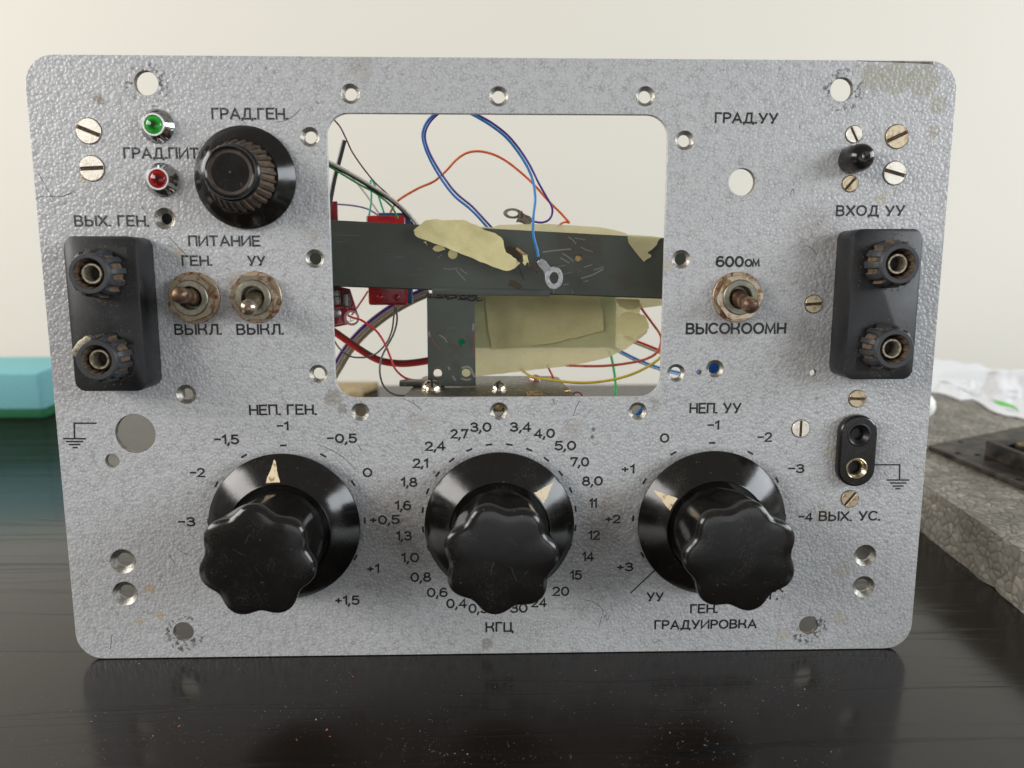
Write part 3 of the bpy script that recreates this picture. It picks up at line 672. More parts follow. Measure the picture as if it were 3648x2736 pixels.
# ---- big control knobs
def knob(x, z, phase, pt, lab):
    LF = 3.9; b = MB(); b.lathe([(9, 0), (9, LF), (26.3, LF + .3), (27.3, LF + .35), (27.5, LF + .8), (27.5, LF + 1.4), (27.2, LF + 1.8), (18.5, LF + 8.0), (18.1, LF + 8.15), (17.9, LF + 7.9), (17.6, LF + 6.8), (12, LF + 6.8)], 96)
    k = b.build('control_knob', M['bakelite'], root, (x, 0, z), smooth=28, label=lab)
    ph = math.radians(phase)
    def rad(r, h, a): 
        amp = 1.22 * max(0, min(1, (h - 6) / 14)) if h < 28 else 1.22 * max(0, min(1, r / 18)) ** 3
        return r + amp * math.cos(7 * (a - ph)) - .10 * math.cos(14 * (a - ph)) * (1 if r > 10 else 0)
    prof = [(16.2, 6.8), (16.6, 9), (17.0, 14), (17.5, 20), (18.1, 25), (18.6, 28.4), (18.72, 29.6), (18.6, 30.3), (18.2, 30.85), (17.5, 31.2), (16.2, 31.4), (14, 31.55), (10, 31.7), (5, 31.8), (.3, 31.85)]
    g = MB(); g.lathe(prof, 126, rad=rad); g.cap(.3, 31.85, 126, rad=rad); g.v = [Vector((v.x * .965, (v.y + 6.8) * 1.17 - 6.8 - LF - .2, v.z * .965)) for v in g.v]
    g.build('fluted_grip', M['bakelite_grip'], k, smooth=60)
    def face(r): 
        P_ = [(0, 31.85), (5, 31.8), (10, 31.7), (14, 31.55), (16.2, 31.4)]
        for (r0, h0), (r1_, h1) in zip(P_, P_[1:]):
            if r <= r1_: return (h0 + (h1 - h0) * (r - r0) / (r1_ - r0) - 6.8) * 1.17 + 6.8 + LF + .2 + .03
        return 39.6
    g = MB()
    for _q in range(5):
        ax, az, al, ln_ = random.uniform(-9, 9), random.uniform(-10, 8), random.uniform(0, PI), random.uniform(1, 5)
        pv = [Vector((ax + math.cos(al) * ln_ * t + .15 * math.sin(9 * t), 0, az + math.sin(al) * ln_ * t)) for t in (0, .25, .5, .75, 1)]
        nn_ = Vector((-math.sin(al), 0, math.cos(al))) * random.uniform(.04, .09)
        g.add([p + sg * nn_ + Vector((0, -face((p + sg * nn_).length), 0)) for p in pv for sg in (-1, 1)], [[2 * i, 2 * i + 1, 2 * i + 3, 2 * i + 2] for i in range(4)])
    g.build('scratch', M['grip_scratch'], k.children[0], recalc=False)
    g = MB(); a = math.radians(pt)
    def cone(r): return LF + 8.0 - (r - 18.5) * (6.2 / 8.7) + .06
    rows = 9; vs = []
    for i in range(rows):
        t = i / (rows - 1); r = 25.7 - t * 6.9; w = .25 + 2.5 * t ** 1.15
        jl, jr = random.uniform(-.18, .18), random.uniform(-.18, .18)
        if i in (0,): jl = jr = 0
        for s in (-1, 0, 1):
            ww = s * w + (jl if s < 0 else jr if s > 0 else 0)
            if s < 0: ww *= .95
            aa = a + ww / r; vs.append((r * math.cos(aa), -cone(r), r * math.sin(aa)))
    g.add(vs, [[i * 3 + j, i * 3 + j + 1, i * 3 + j + 4, i * 3 + j + 3] for i in range(rows - 1) for j in (0, 1)])
    g.build('pointer_mark', M['pointer'], k)
    return k
knob(-78.5, 53.1, 40.6, 94.5, 'knob with its pointer straight up'); knob(0, 53.1, 4.9, 40.5, 'knob with its pointer to the upper right'); knob(78.6, 53.1, 27.8, 149, 'knob with its pointer to the upper left')

# ---- small fluted knob, upper left
x, z = L((879, 635)); b = MB()
b.lathe([(16, .3), (17.2, .3), (17.35, .8), (17.35, 1.8), (17.0, 2.2), (12.9, 6.2), (12.5, 6.4), (11.5, 6.3)], 80)
k = b.build('fluted_knob', M['bakelite'], root, (x, 0, z), smooth=28, label='small round knob with dusty flutes')
def flr(r, h, a): return r + .45 * (1 if math.sin(28 * a) > 0 else -1) if 6.4 < h < 14.2 else r
g = MB(); g.lathe([(11.6, 6.2), (11.6, 6.45), (10.9, 9), (10.0, 12), (9.2, 14.9)], 28 * 8, rad=flr)
g.m = [1 if (math.sin(28 * (2 * PI * ((i % 224) + .5) / 224)) < 0) else 0 for i in range(len(g.f))]
g.build('knurled_skirt', [M['dusty_black'], M['dirt']], k, smooth=30)
g = MB(); g.lathe([(9.3, 14.7), (9.35, 15.1), (9.0, 15.7), (8.6, 15.9), (8.6, 17.2), (8.3, 17.8), (7.8, 17.95), (7.4, 17.6)], 64); g.k = 1; g.lathe([(7.4, 17.6), (7.1, 17.1), (6.2, 16.95)], 64); g.k = 0; g.lathe([(6.2, 16.95), (4, 16.85), (.5, 16.8)], 64); g.cap(.5, 16.8, 64)
g.build('knob_cap', [M['bakelite'], M['dusty_black']], k, smooth=40)
g = MB(); g.lathe([(.45, 16.75), (.4, 17.1), (.1, 17.2)], 12); g.cap(.1, 17.2, 12); g.build('centre_pip', M['plastic_grey'], k)

# ---- terminal blocks
def block(xa, xb, za, zb, posts, lab, chipped):
    b = MB(); cx, cz = (xa + xb) / 2, (za + zb) / 2
    b.prism([(p[0] - cx, p[1] - cz) for p in round_rect(xa, xb, za, zb, 3.6, 6)], -13, -.02)
    o = b.build('terminal_block', M['bakelite_dull'], root, (cx, 0, cz), bev=.45, bseg=2, smooth=40, label=lab)
    for i, (px, pz, hexa) in enumerate(posts):
        n = 12; per = 12
        def fr(r, h, a):
            if h > 20.6: return r
            c = math.cos(n * (a - hexa)); q = 1 if c > -.1 else -1
            t = 1 if h < 19.8 else .5
            return r + (.15 if q > 0 else -.95 * t)
        g = MB(); N_ = n * per
        g.lathe([(6.9, 12.6), (8.0, 13.5), (8.0, 16), (7.75, 19.3), (7.2, 20.4), (6.75, 20.9), (6.6, 21.8), (6.35, 22.1), (5.1, 22.1), (4.9, 21.8), (4.6, 15), (4.6, 14.5)], N_, rad=fr)
        g.m = [(1 if (j // N_) in (0, 1, 2) and math.cos(n * (2 * PI * ((j % N_) + .5) / N_ - hexa)) < -.1 else (1 if (j // N_) in (9, 10) else 0)) for j in range(len(g.f))]
        g.cap(4.6, 14.5, N_, mi=1)
        p = g.build('binding_post', [M['plastic_grey'], M['dirt']], o, (px - cx, 0, pz - cz), smooth=35)
        t = MB(); t.lathe([(3.35, 14.6), (3.35, 20.0), (3.2, 20.2), (2.7, 20.2), (2.5, 19.9), (2.5, 14.6)], 32); t.build('socket_tube', M['tube'], p)
        t = MB(); t.lathe([(2.5, 15.5), (.1, 15.5)], 32); t.build('socket_bore', M['hub'], p)
        s = MB(); s.box((-6.0 if px > 0 else 3.4, -13.06, -8.6 if px > 0 else 4.2), (-3.4 if px > 0 else 8.6, -12.9, -3.6 if px > 0 else 8.6)); 
        if px > 0: s = MB().box((-8.6, -13.06, -8.8), (-3.6, -12.9, -3.6))
        s.build('square_recess', M['hub'], p)
        d = MB()
        for q in range(90):
            aa = random.uniform(0, 2 * PI); rr = 8.6 + abs(random.gauss(0, 1.3)); sz = random.uniform(.12, .4)
            if not (-10 < rr * math.cos(aa) < 9.2): continue
            d.add([(rr * math.cos(aa) + sz * math.cos(u), -13.05, rr * math.sin(aa) + sz * .6 * math.sin(u)) for u in (0, 1.2, 2.5, 3.9, 5.1)], [[0, 1, 2, 3, 4]])
        dd = d.build('rusty_dust', M['dirt'], p, recalc=False); dd['kind'] = 'stuff'
        if chipped and i == 1:
            c = MB(); c.prism([(-1.1, -4.3), (1.0, -4.2), (1.5, 0), (1.1, 4.2), (-.6, 4.0), (-1.5, .6)], -20.9, -18.2)
            c.v = [Matrix.Rotation(math.radians(42), 3, 'Y') @ v + Vector((-5.2, -.3, 4.7)) for v in c.v]
            c.build('broken_chip', M['tube'], p, bev=.25)
xl0 = at(232, 1120, -13).x; 
tl = at(357, 842, -13); bl = at(393, 1393, -13)
hw = (at(3 / 2.765 + 230 + 250, 975, -13).x - at(231.5, 975, -13).x) / 2
cxL = (at(243, 980, -13).x + at(496, 980, -13).x) / 2
c_l = (at(236, 975, -13).x + at(489, 975, -13).x) / 2
cxr = (at(2930 + 300 / 2.861, 940, -13).x + at(2930 + 1010 / 2.861, 940, -13).x) / 2
wd = (at(2930 + 1010 / 2.861, 940, -13).x - at(2930 + 300 / 2.861, 940, -13).x) / 2
ztop, zbot = at(357, 841, -13).z, at(390, 1394, -13).z
ztr, zbr = at(3170, 815, -13).z, at(3135, 1352, -13).z
block(c_l - wd, c_l + wd, zbot, ztop, [(c_l + .3, at(332, 975, -22).z, .1), (c_l + .5, at(346, 1283, -22).z, .25)], 'terminal block with a broken lower post', True)
block(cxr - wd, cxr + wd, zbr, ztr, [(cxr, at(3206, 940, -22).z, .05), (cxr + .2, at(3174.7, 1244, -22).z, .2)], 'terminal block with two whole posts', False)

# ---- toggle switches
def toggle(S, tip, hexrot, lm, lab, rr=9.1):
    x, z = L(S); tp = at(*tip, -16.5); b = MB()
    b.lathe([(rr, 0), (rr, .75), (rr - .2, .95), (6.5, .95)], 56)
    o = b.build('toggle_switch', M['rust'], root, (x, 0, z), smooth=30, label=lab)
    g = MB(); R = 8.75
    def hx(r, h, a):
        k = (a - hexrot) % (PI / 3) - PI / 6
        hr = R * math.cos(PI / 6) / math.cos(k)
        return min(hr, r)
    g.lathe([(9.5, .95), (9.5, 3.0), (8.25, 3.75), (6.3, 3.8), (6.2, 3.2), (6.2, 1)], 72, rad=hx)
    g.build('hex_nut', M['nickel'], o, smooth=22)
    g = MB(); g.lathe([(6.2, 3), (6.2, 4.3), (5.9, 4.6), (4.3, 4.7), (4.0, 4.5), (3.9, 3.0), (3.7, 1.0)], 48); g.cap(3.7, 1.0, 48)
    g.build('threaded_bushing', M['bushing'], o, smooth=30)
    d = Vector((tp.x - x, -16.5, tp.z - z)); u = d.normalized(); g = MB()
    pts = [u * t for t in (1.5, 4, 7, 10, 13, 15, 16.1, 16.8, 17.1)]; rs = [3.2, 3.1, 2.55, 2.45, 2.75, 2.85, 2.5, 1.6, .4]
    P = [Vector(p) for p in pts]
    g.tube(P, lambda t: rs[min(8, int(round(t * 8)))], 24, smooth=0)
    g.build('lever', lm, o, smooth=60)
toggle((693.6, 1060.7), (633, 1049), .35, M['rust_lever'], 'toggle switch with rust-brown lever')
toggle((914, 1059), (880, 1104), .0, M['nickel'], 'toggle switch with shiny lever pushed down')
toggle((2624.8, 1058), (2680, 1092), .12, M['rust_lever'], 'single toggle switch with brown lever', 9.0)

# ---- black push button
x, z = L((3034, 570)); b = MB()
b.lathe([(4.85, 0), (4.9, .5), (4.8, 4.5), (4.7, 6.2), (4.4, 7.8), (3.8, 9.0), (2.9, 9.8), (1.9, 10.2), (1.2, 10.3), (.9, 10.15), (.1, 10.15)], 48); b.cap(.1, 10.15, 48)
b.build('push_button', M['bakelite'], root, (x, 0, z), smooth=40)

# ---- two-hole jack plate
x, z = L((3040.6, 1600)); b = MB(); hw_, hh_ = 6.6, 13.1
pl = [(hw_ * math.cos(a), hh_ - hw_ + hw_ * math.sin(a)) for a in [PI * i / 16 for i in range(17)]] + [(-hw_ * math.cos(a), -(hh_ - hw_) - hw_ * math.sin(a)) for a in [PI * i / 16 for i in range(17)]]
jk = holed_plate('jack_plate', [(p[0] * 1.06, p[1] * 1.03) for p in pl], [circle(0, 6.2, 3.7, 32), circle(-.15, -6.5, 3.4, 32)], -3.6, -.02, M['bakelite'], root, bev=.75); jk.location = (x * MM, 0, z * MM)
g = MB(); g.lathe([(4.5, 3.55), (4.45, 3.75), (3.9, 3.85), (3.5, 3.6), (2.7, 2.6), (2.3, 2.3), (2.2, .5)], 40); g.cap(2.2, .5, 40); g.build('socket', [M['bakelite_dull']], jk, (.0, 0, 6.2))
g = MB(); g.lathe([(4.0, 3.5), (4.0, 3.8), (3.7, 3.95), (3.3, 3.6), (2.3, 2.3), (2.25, 1.8)], 40); o = g.build('socket', [M['bright_socket']], jk, (-.15, 0, -6.5), label='socket with bright metal rim')
g = MB(); g.lathe([(2.25, 1.8), (2.2, .5)], 32); g.cap(2.2, .5, 32); g.build('socket_bore', M['hub'], o)

# ------------------------------------------------------------------ chassis behind the panel
RD = 31.0
tlr, trr, brr, blr = at(*z5(130, 55), RD), at(*z5(2078, 160), RD), at(*z5(2060, 512), RD), at(*z5(145, 440), RD)
dirx = (trr - tlr).normalized(); sl = dirx.z / dirx.x
def rz(x, top): 
    p = tlr if top else blr; q = trr if top else brr
    return p.z + (x - p.x) * (q.z - p.z) / (q.x - p.x)
xa, xb = -128, 84
def rail_poly(): return [(xa, rz(xa, 0)), (xb, rz(xb, 0)), (xb, rz(xb, 1)), (xa, rz(xa, 1))]
hl = [at(*q5(848, 567), RD), at(*q4(722, 645), RD)]
rl = holed_plate('chassis_rail', rail_poly(), [circle(h.x, h.z, r, 20) for h, r in zip(hl, (1.35, 1.45))], RD, RD + 1.6, M['rail'], root, bev=.25)
g = MB(); g.prism(circle(0, 0, 1.7, 16), 1.7, 2.0); g.build('hole_backing', M['brass'], rl, (hl[0].x, RD, hl[0].z)); g = MB(); g.prism(circle(0, 0, 1.9, 16), -.12, 1.0); g.build('adhesive_spot', M['tape'], rl, (hl[1].x, RD, hl[1].z), bev=.1)
# flanges of the channel: top and bottom run backwards
for top in (0, 1):
    b = MB()
    za = rz(xa, top) - (1.5 if top else .3); zb2 = rz(xb, top) - (1.5 if top else .3); t = 1.2 if top else 1.5
    if not top: za += .0; 
    b.add([(xa, RD + 1.6, za), (xb, RD + 1.6, zb2), (xb, RD + 1.6, zb2 + t), (xa, RD + 1.6, za + t), (xa, RD + 15, za), (xb, RD + 15, zb2), (xb, RD + 15, zb2 + t), (xa, RD + 15, za + t)],
          [[0, 1, 2, 3], [4, 7, 6, 5], [0, 4, 5, 1], [3, 2, 6, 7], [0, 3, 7, 4], [1, 5, 6, 2]])
    b.build('rail_flange', M['rail'], rl, bev=.2)
def on_plane(name, pts, depth, w, mat, parent, k=4):
    q = [at(*p, depth) for p in pts]; o = q[0]; b = MB(); P = spline([(v.x - o.x, 0, v.z - o.z) for v in q], k)
    strip(b, [(p.x, p.z) for p in P], w, 0); return b.build(name, M[mat], parent, (o.x, depth - .04, o.z), recalc=False)
for pts, w in (([q5(620, 495), q5(700, 545), q5(770, 605)], .45), ([q5(590, 560), q5(650, 590), q5(710, 628)], .4), ([q5(340, 475), q5(520, 450), q5(735, 432)], .5), ([q5(885, 405), q5(960, 445), q5(1050, 468)], .3), ([q5(710, 260), q5(770, 305), q5(810, 355)], .35),
               ([q5(795, 275), q5(870, 285), q5(940, 298)], .25), ([q5(890, 850), q5(1050, 800), q5(1200, 720)], .5), ([q5(1070, 730), q5(1140, 710), q5(1205, 685)], .35), ([q5(920, 900), q5(985, 885)], .3), ([q5(635, 945), q5(705, 930)], .3), ([q5(930, 690), q5(1040, 655)], .3),
               ([q4(770, 890), q4(850, 980), q4(915, 1055)], .28), ([q4(830, 870), q4(890, 915), q4(945, 955)], .25), ([q4(580, 870), q4(700, 880), q4(800, 860)], .25), ([q4(490, 700), q4(545, 655)], .25), ([q5(490, 1010), q5(495, 1065)], .25), ([q5(765, 1035), q5(760, 1075)], .25), ([q4(1420, 1220), q4(1418, 1275)], .3), ([q5(640, 790), q5(760, 760)], .2), ([q5(560, 680), q5(660, 665)], .2)):
    on_plane('scratch', pts, RD, w, 'scratch_light', rl)
on_plane('scratch', [q5(800, 715), q5(850, 745), q5(890, 757)], RD, .3, 'scratch_red', rl); on_plane('brown_mark', [q4(1640, 1100), q4(1700, 1120), q4(1760, 1165)], RD, 2.6, 'brown_mark', rl); on_plane('brown_mark', [q4(1760, 830), q4(1800, 940), q4(1835, 1040)], RD, .5, 'brown_mark', rl)
on_plane('brown_mark', [q4(1600, 580), q4(1680, 610), q4(1740, 700)], RD, 3.0, 'brown_mark', rl)
# lip strip on the rail's lower edge
a, c = at(*z5(720, 488), RD - .8), at(*z5(1405, 502), RD - .8); b = MB()
b.add([(a.x, RD - 1.2, a.z + 2.6), (c.x, RD - 1.2, c.z + 2.6), (c.x, RD - 1.2, c.z), (a.x, RD - 1.2, a.z - .2), (a.x, RD - .05, a.z + 2.6), (c.x, RD - .05, c.z + 2.6), (c.x, RD - .05, c.z), (a.x, RD - .05, a.z - .2)],
      [[0, 3, 2, 1], [4, 5, 6, 7], [0, 1, 5, 4], [3, 7, 6, 2], [0, 4, 7, 3], [1, 2, 6, 5]])
b.build('lip_strip', M['rail'], rl, bev=.2)
# bracket
BD = RD + .4
x0 = at(1522, 1200, BD).x; x1 = at(1693, 1200, BD).x; zt = at(1600, 1048, BD).z; zb_ = at(1600, 1376, BD).z
bh = [at(1500 + 600 / 4.148, 1030 + 790 / 4.148, BD), at(1500 + 245 / 4.148, 1030 + 1245 / 4.148, BD), at(1500 + 665 / 4.148, 1030 + 1240 / 4.148, BD)]
br = holed_plate('mounting_bracket', [(x0, zb_), (x1, zb_), (x1 - .1, zt), (x0 + .1, zt)], [circle(h.x, h.z, r, 24) for h, r in zip(bh, (1.35, 1.75, 1.75))], BD, BD + 1.8, M['rail'], root, bev=.2)
def bq(x, y): return (1500 + x / 4.148, 1030 + y / 4.148)
for pts, w, mt in (([bq(115, 640), bq(130, 690)], .9, 'scratch_light'), ([bq(140, 680), bq(190, 790), bq(285, 885)], .4, 'scratch_red'), ([bq(270, 680), bq(340, 720), bq(385, 785)], .4, 'scratch_light'), ([bq(405, 1155), bq(420, 1185)], .7, 'scratch_light'), ([bq(470, 1290), bq(505, 1345)], .7, 'scratch_light'),
                   ([bq(97, 420), bq(98, 600), bq(102, 720)], .35, 'scratch_red'), ([bq(786, 610), bq(785, 760), bq(782, 990)], .45, 'scratch_red'), ([bq(775, 520), bq(770, 600)], .8, 'scratch_light'), ([bq(610, 1160), bq(700, 1150), bq(750, 1200)], .9, 'scratch_light'), ([bq(600, 1320), bq(670, 1340), bq(730, 1330)], .8, 'scratch_light'), ([bq(180, 1180), bq(250, 1150), bq(310, 1190)], .4, 'scratch_red'), ([bq(170, 1270), bq(220, 1305), bq(300, 1290)], .4, 'scratch_red'), ([bq(750, 1220), bq(790, 1290)], 1.0, 'scratch_light')):
    on_plane('scratch', pts, BD, w, mt, br)
# weld bead
b = MB(); random.seed(3)
a, c = at(1524, 1050, BD), at(1712, 1064, BD)
for i in range(46):
    t = i / 45; p = a.lerp(c, t); r = random.uniform(.45, .95); p = p + Vector((0, -r * .3, random.uniform(-.5, .5)))
    n = 8; vs = []; fs = []
    for j in range(5):
        th = PI * (j + .5) / 5
        for k_ in range(n): vs.append((p.x + r * 1.2 * math.sin(th) * math.cos(2 * PI * k_ / n), p.y + r * .8 * math.sin(th) * math.sin(2 * PI * k_ / n), p.z + r * math.cos(th)))
    fs = [[j * n + k_, j * n + (k_ + 1) % n, (j + 1) * n + (k_ + 1) % n, (j + 1) * n + k_] for j in range(4) for k_ in range(n)] + [list(range(n)), list(range(4 * n, 5 * n))]
    b.add(vs, fs)
b.build('weld_bead', M['weld'], br, smooth=60)
# horizontal base plate just below the window
pz = WZ0 - 1.2
def onz(S, zz=pz):
    d = _ray(S); t = (zz - CAM_L.z) / d.z; return CAM_L + d * t
bk_l, bk_r = onz((1508, 1339)), onz((1975, 1339))
fr_r = Vector((bk_r.x + 4.0, TH + .3, pz)); fr_l = Vector((bk_l.x - 3.0, TH + .3, pz))
b = MB(); b.prism([(fr_l.x, TH + .2), (fr_r.x, TH + .2), (bk_r.x + 1.5, bk_r.y - 4), (bk_r.x - 1, bk_r.y), (bk_l.x + 1, bk_l.y), (bk_l.x, bk_l.y - 3)], pz - 2, pz, axis='z')
bp = b.build('base_plate', M['zinc'], root, bev=.3)
b = MB(); p = onz((1478, 1375)); b.prism([(p.x - 6, p.y - 3), (p.x + 12, p.y - 4), (p.x + 12, p.y + 5), (p.x - 4, p.y + 5), (p.x - 6.5, p.y + 2)], pz + .2, pz + 2.2, axis='z'); b.build('bent_tab', M['zinc'], bp, bev=.4)
def dome(S, R, H, mat, nm='round_head_screw', slot=True, rot=0):
    p = onz(S); b = MB(); n = 28; rows = 8; vs = []
    for j in range(rows):
        t = j / (rows - 1) * PI / 2
        for i in range(n): vs.append((R * math.cos(t) * math.cos(2 * PI * i / n) if j < rows - 1 else .01 * math.cos(2 * PI * i / n), R * math.cos(t) * math.sin(2 * PI * i / n) if j < rows - 1 else .01 * math.sin(2 * PI * i / n), .5 + H * math.sin(t)))
    b.add(vs, [[j * n + i, j * n + (i + 1) % n, (j + 1) * n + (i + 1) % n, (j + 1) * n + i] for j in range(rows - 1) for i in range(n)])
    b.add([(R * 1.12 * math.cos(2 * PI * i / n), R * 1.12 * math.sin(2 * PI * i / n), zz) for zz in (0, .5) for i in range(n)], [[i, (i + 1) % n, n + (i + 1) % n, n + i] for i in range(n)] + [list(range(n, 2 * n))])
    o = b.build(nm, mat, bp, p, smooth=60)
    if slot: g = MB(); g.box((-.45, -R * 1.0, H * .45), (.45, -.1 * R, H * 1.02 + .5)); g.box((-.45, -.1 * R + .01, H * .62), (.45, R * .8, H * 1.0 + .52)); s = g.build('slot', M['hub'], o); s.rotation_euler = (0, 0, rot)
dome((1537, 1390), 4.0, 3.6, M['steel'], rot=.15); dome((1777, 1392), 3.0, 3.2, M['steel'], rot=-.2); dome((1907, 1356), 2.7, 2.2, M['pink'], slot=False)
p = onz((1915, 1405)); b = MB(); b.lathe([(3, 0), (5, 0)], 24); b = MB()
b.add([(4.8 * math.cos(PI * i / 14) * r_, 3.2 * math.sin(PI * i / 14) * r_ * 2.2, .06) for r_ in (1, .85) for i in range(15)], [[i, i + 1, 16 + i, 15 + i] for i in range(14)]); b.build('stamped_arc', M['scratch_dark'], bp, p, recalc=False)
b = MB(); b.box((-2.2, -4, 0), (1.2, 2, 1.0)); b.box((-3.4, -2.2, .3), (2.6, -1.2, 1.3)); b.box((-3.2, -6, .2), (2.4, -4.4, 1.2)); b.build('relay_clip', M['brass'], bp, p + Vector((-1, 0, 0)), bev=.15)
a, c = at(*z5(1485, 1060), 22), at(*z5(1525, 1052), 20); b = MB(); b.tube([a, a.lerp(c, .5), c], .5, 8); b.build('brass_pin', M['brass'], root)
a, c = at(*z5(1480, 1082), 16), at(*z5(1505, 1076), 15); b = MB(); b.tube([a, a.lerp(c, .5), c], .6, 8); b.build('brass_pin', M['brass'], root)
x, z = L((1778, 1465)); b = MB(); b.box((x - 3.2, 5.2, z - 1.2), (x + 3.2, 9, z + 3.4)); b.build('brass_bush', M['brass'], root, bev=.4)
q = at(*z6(402, 925), 12); b = MB(); b.box((q.x - 5, 12, q.z - 6), (q.x + 5, 20, q.z + 4.2)); b.build('blue_part', M['blue_cap'], root, bev=.5, label='blue plastic part seen through a hole')
p = at(*z5(1565, 1085), 30); b = MB(); b.lathe([(2.2, 0), (2.2, 1), (1.6, 1), (1.6, 0)], 28, close=True); b.build('red_ring', M['w_darkred'], root, p)
q = at(*r3(300, 108), 10); b = MB(); b.tube([q + Vector((-3, 0, -4)), q, q + Vector((3, 0, 4))], .8, 8); b.build('blue_wire_stub', M['w_blue'], root)
q = at(590, 785, 9); b = MB(); b.lathe([(4.4, 0), (4.4, 1), (.1, 1)], 24); b.build('backing_nut', M['hub'], root, (q.x, 6.5, q.z))
q = at(663, 1405, 9); b = MB(); b.box((q.x - 2.0, 6, q.z - 4), (q.x + .1, 8, q.z + 4)); b.build('backing_strip', M['bushing'], root)

# ------------------------------------------------------------------ loose things behind the window (top-level)
def wp(S, d): return at(S[0], S[1], d)
def wire(label, mat, pts, r, name='hookup_wire', group='loose wires behind the window', cat='wire', f=z2):
    """pts: zoom x, y, depth"""
    P = [wp(f(p[0], p[1]), p[2]) for p in pts]
    o = PANEL_M @ P[0]
    b = MB(); b.tube(P, r, 8, smooth=6); ob = b.build(name, M[mat], None, o, to_world=True, smooth=70)
    tag(ob, label, cat, group); return ob
def ribbon(label, strands, pts, r, f=z5, gap=1.9):
    P = spline([wp(f(p[0], p[1]), p[2]) for p in pts], 6); e = empty('ribbon_cable', PANEL_M @ P[0]); n = len(P)
    tag(e, label, 'cable', 'ribbon cables behind the window')
    for i, mt in enumerate(strands):
        off = (i - (len(strands) - 1) / 2) * r * gap; Q = []
        for j, p in enumerate(P):
            t = (P[min(j + 1, n - 1)] - P[max(j - 1, 0)]).normalized(); nn = Vector((-t.z, .25, t.x)).normalized(); Q.append(p + nn * off)
        b = MB(); b.tube(Q, r, 8, smooth=0)
        vs = [PANEL_M @ v - PANEL_M @ P[0] for v in b.v]; b.v = vs
        b.build('strand', M[mt], e, smooth=70)
wire('thin brown wire running down from the window\'s upper left corner', 'w_brown', [(120, 500, 40), (148, 535, 41), (185, 580, 42), (222, 655, 44), (255, 725, 46), (320, 820, 48), (390, 905, 50), (450, 960, 52), (490, 1000, 54), (540, 1050, 55), (600, 1130, 56)], .34)
wire('thick straight black rod standing at the left edge of the window', 'w_black', [(208, 655, 48), (180, 765, 48), (150, 880, 48), (127, 1000, 48), (105, 1110, 48)], .95, 'black_rod', None, 'rod')
e = empty('braided_cable', PANEL_M @ wp(z2(80, 760), 30)); tag(e, 'pale grey braided cable pair over a black lead, entering at the window\'s left', 'cable')
for i, (mt, dx, dy, r) in enumerate((('w_greywire', 0, 0, .62), ('w_tan', 12, 14, .5), ('w_black', -10, 22, .5))):
    P = [wp(z2(a + dx * (.2 + k / 6), c + dy * (.0 if k < 1 else .6)), d + i) for k, (a, c, d) in enumerate([(70, 755, 30), (110, 775, 32), (250, 850, 36), (400, 940, 42), (490, 1000, 46), (560, 1060, 50), (625, 1140, 54), (660, 1200, 56)])]
    b = MB(); b.tube(P, r, 8); b.v = [PANEL_M @ v - e.location / MM for v in b.v]; b.build('strand', M[mt], e, smooth=70)
wire('green wire beside the grey braided cable at the window\'s left', 'w_green', [(90, 790, 34), (118, 806, 34), (200, 855, 36), (300, 915, 40), (385, 960, 44), (450, 1010, 46), (490, 1050, 48), (520, 1110, 50)], .42)
wire('teal wire rising steeply above the dark rail, leftmost of two', 'w_teal', [(340, 1160, 58), (350, 1105, 58), (365, 1000, 58), (362, 885, 58)], .42)
wire('teal wire slanting right above the dark rail', 'w_teal', [(372, 885, 60), (395, 940, 60), (420, 1020, 60), (450, 1110, 60)], .42)
wire('faint cream wire between the teal wires', 'w_cream', [(250, 870, 62), (285, 910, 62), (340, 980, 62), (425, 1105, 62)], .4)
wire('lilac wire curving low across the window\'s left edge', 'w_lilac', [(95, 1030, 66), (150, 1028, 66), (250, 1035, 66), (340, 1055, 66), (410, 1095, 66)], .38)
wire('bright orange wire arching over the rail to the right', 'w_orange', [(465, 1110, 60), (490, 1050, 60), (530, 1000, 60), (640, 935, 60), (730, 895, 60), (800, 835, 59), (860, 770, 58), (920, 730, 57), (990, 719, 56), (1070, 735, 55), (1150, 775, 54), (1240, 845, 52), (1320, 920, 50), (1400, 1010, 49), (1475, 1085, 48), (1522, 1138, 48)], .5)
wire('short curled orange wire end at the tape\'s top edge', 'w_orange', [(1522, 1138, 48.9), (1500, 1132, 49), (1475, 1140, 49.5), (1452, 1160, 50)], .42)
wire('blue wire looping high and hanging down to the ring terminal', 'w_blue', [(1080, 1200, 48), (1040, 1160, 48), (985, 1098, 46), (935, 1050, 44), (850, 980, 42), (780, 890, 40), (720, 790, 38), (680, 700, 36), (664, 620, 35), (688, 550, 34), (740, 500, 33), (820, 470, 32), (900, 480, 31), (960, 508, 30), (1050, 560, 29), (1145, 632, 28), (1215, 715, 27), (1275, 810, 26), (1310, 900, 25), (1322, 1000, 24), (1312, 1090, 23), (1309, 1180, 23), (1318, 1240, 23), (1335, 1300, 23), (1340, 1335, 23)], .52)
wire('purple wire running alongside the blue loop', 'w_purple', [(1095, 1190, 49.5), (1055, 1150, 49.5), (1000, 1090, 47.5), (950, 1038, 45.5), (862, 965, 43.5), (795, 880, 41.5), (735, 785, 39.5), (694, 700, 37.5), (678, 625, 36.5), (700, 560, 35.5), (750, 505, 34.5), (822, 462, 33.5), (910, 468, 32.5), (972, 500, 31.5), (1060, 548, 30.5), (1155, 620, 30), (1228, 705, 30), (1290, 800, 31), (1340, 900, 33), (1385, 980, 36), (1418, 1040, 38), (1420, 1085, 39), (1400, 1120, 39), (1360, 1135, 39), (1312, 1130, 39)], .46)
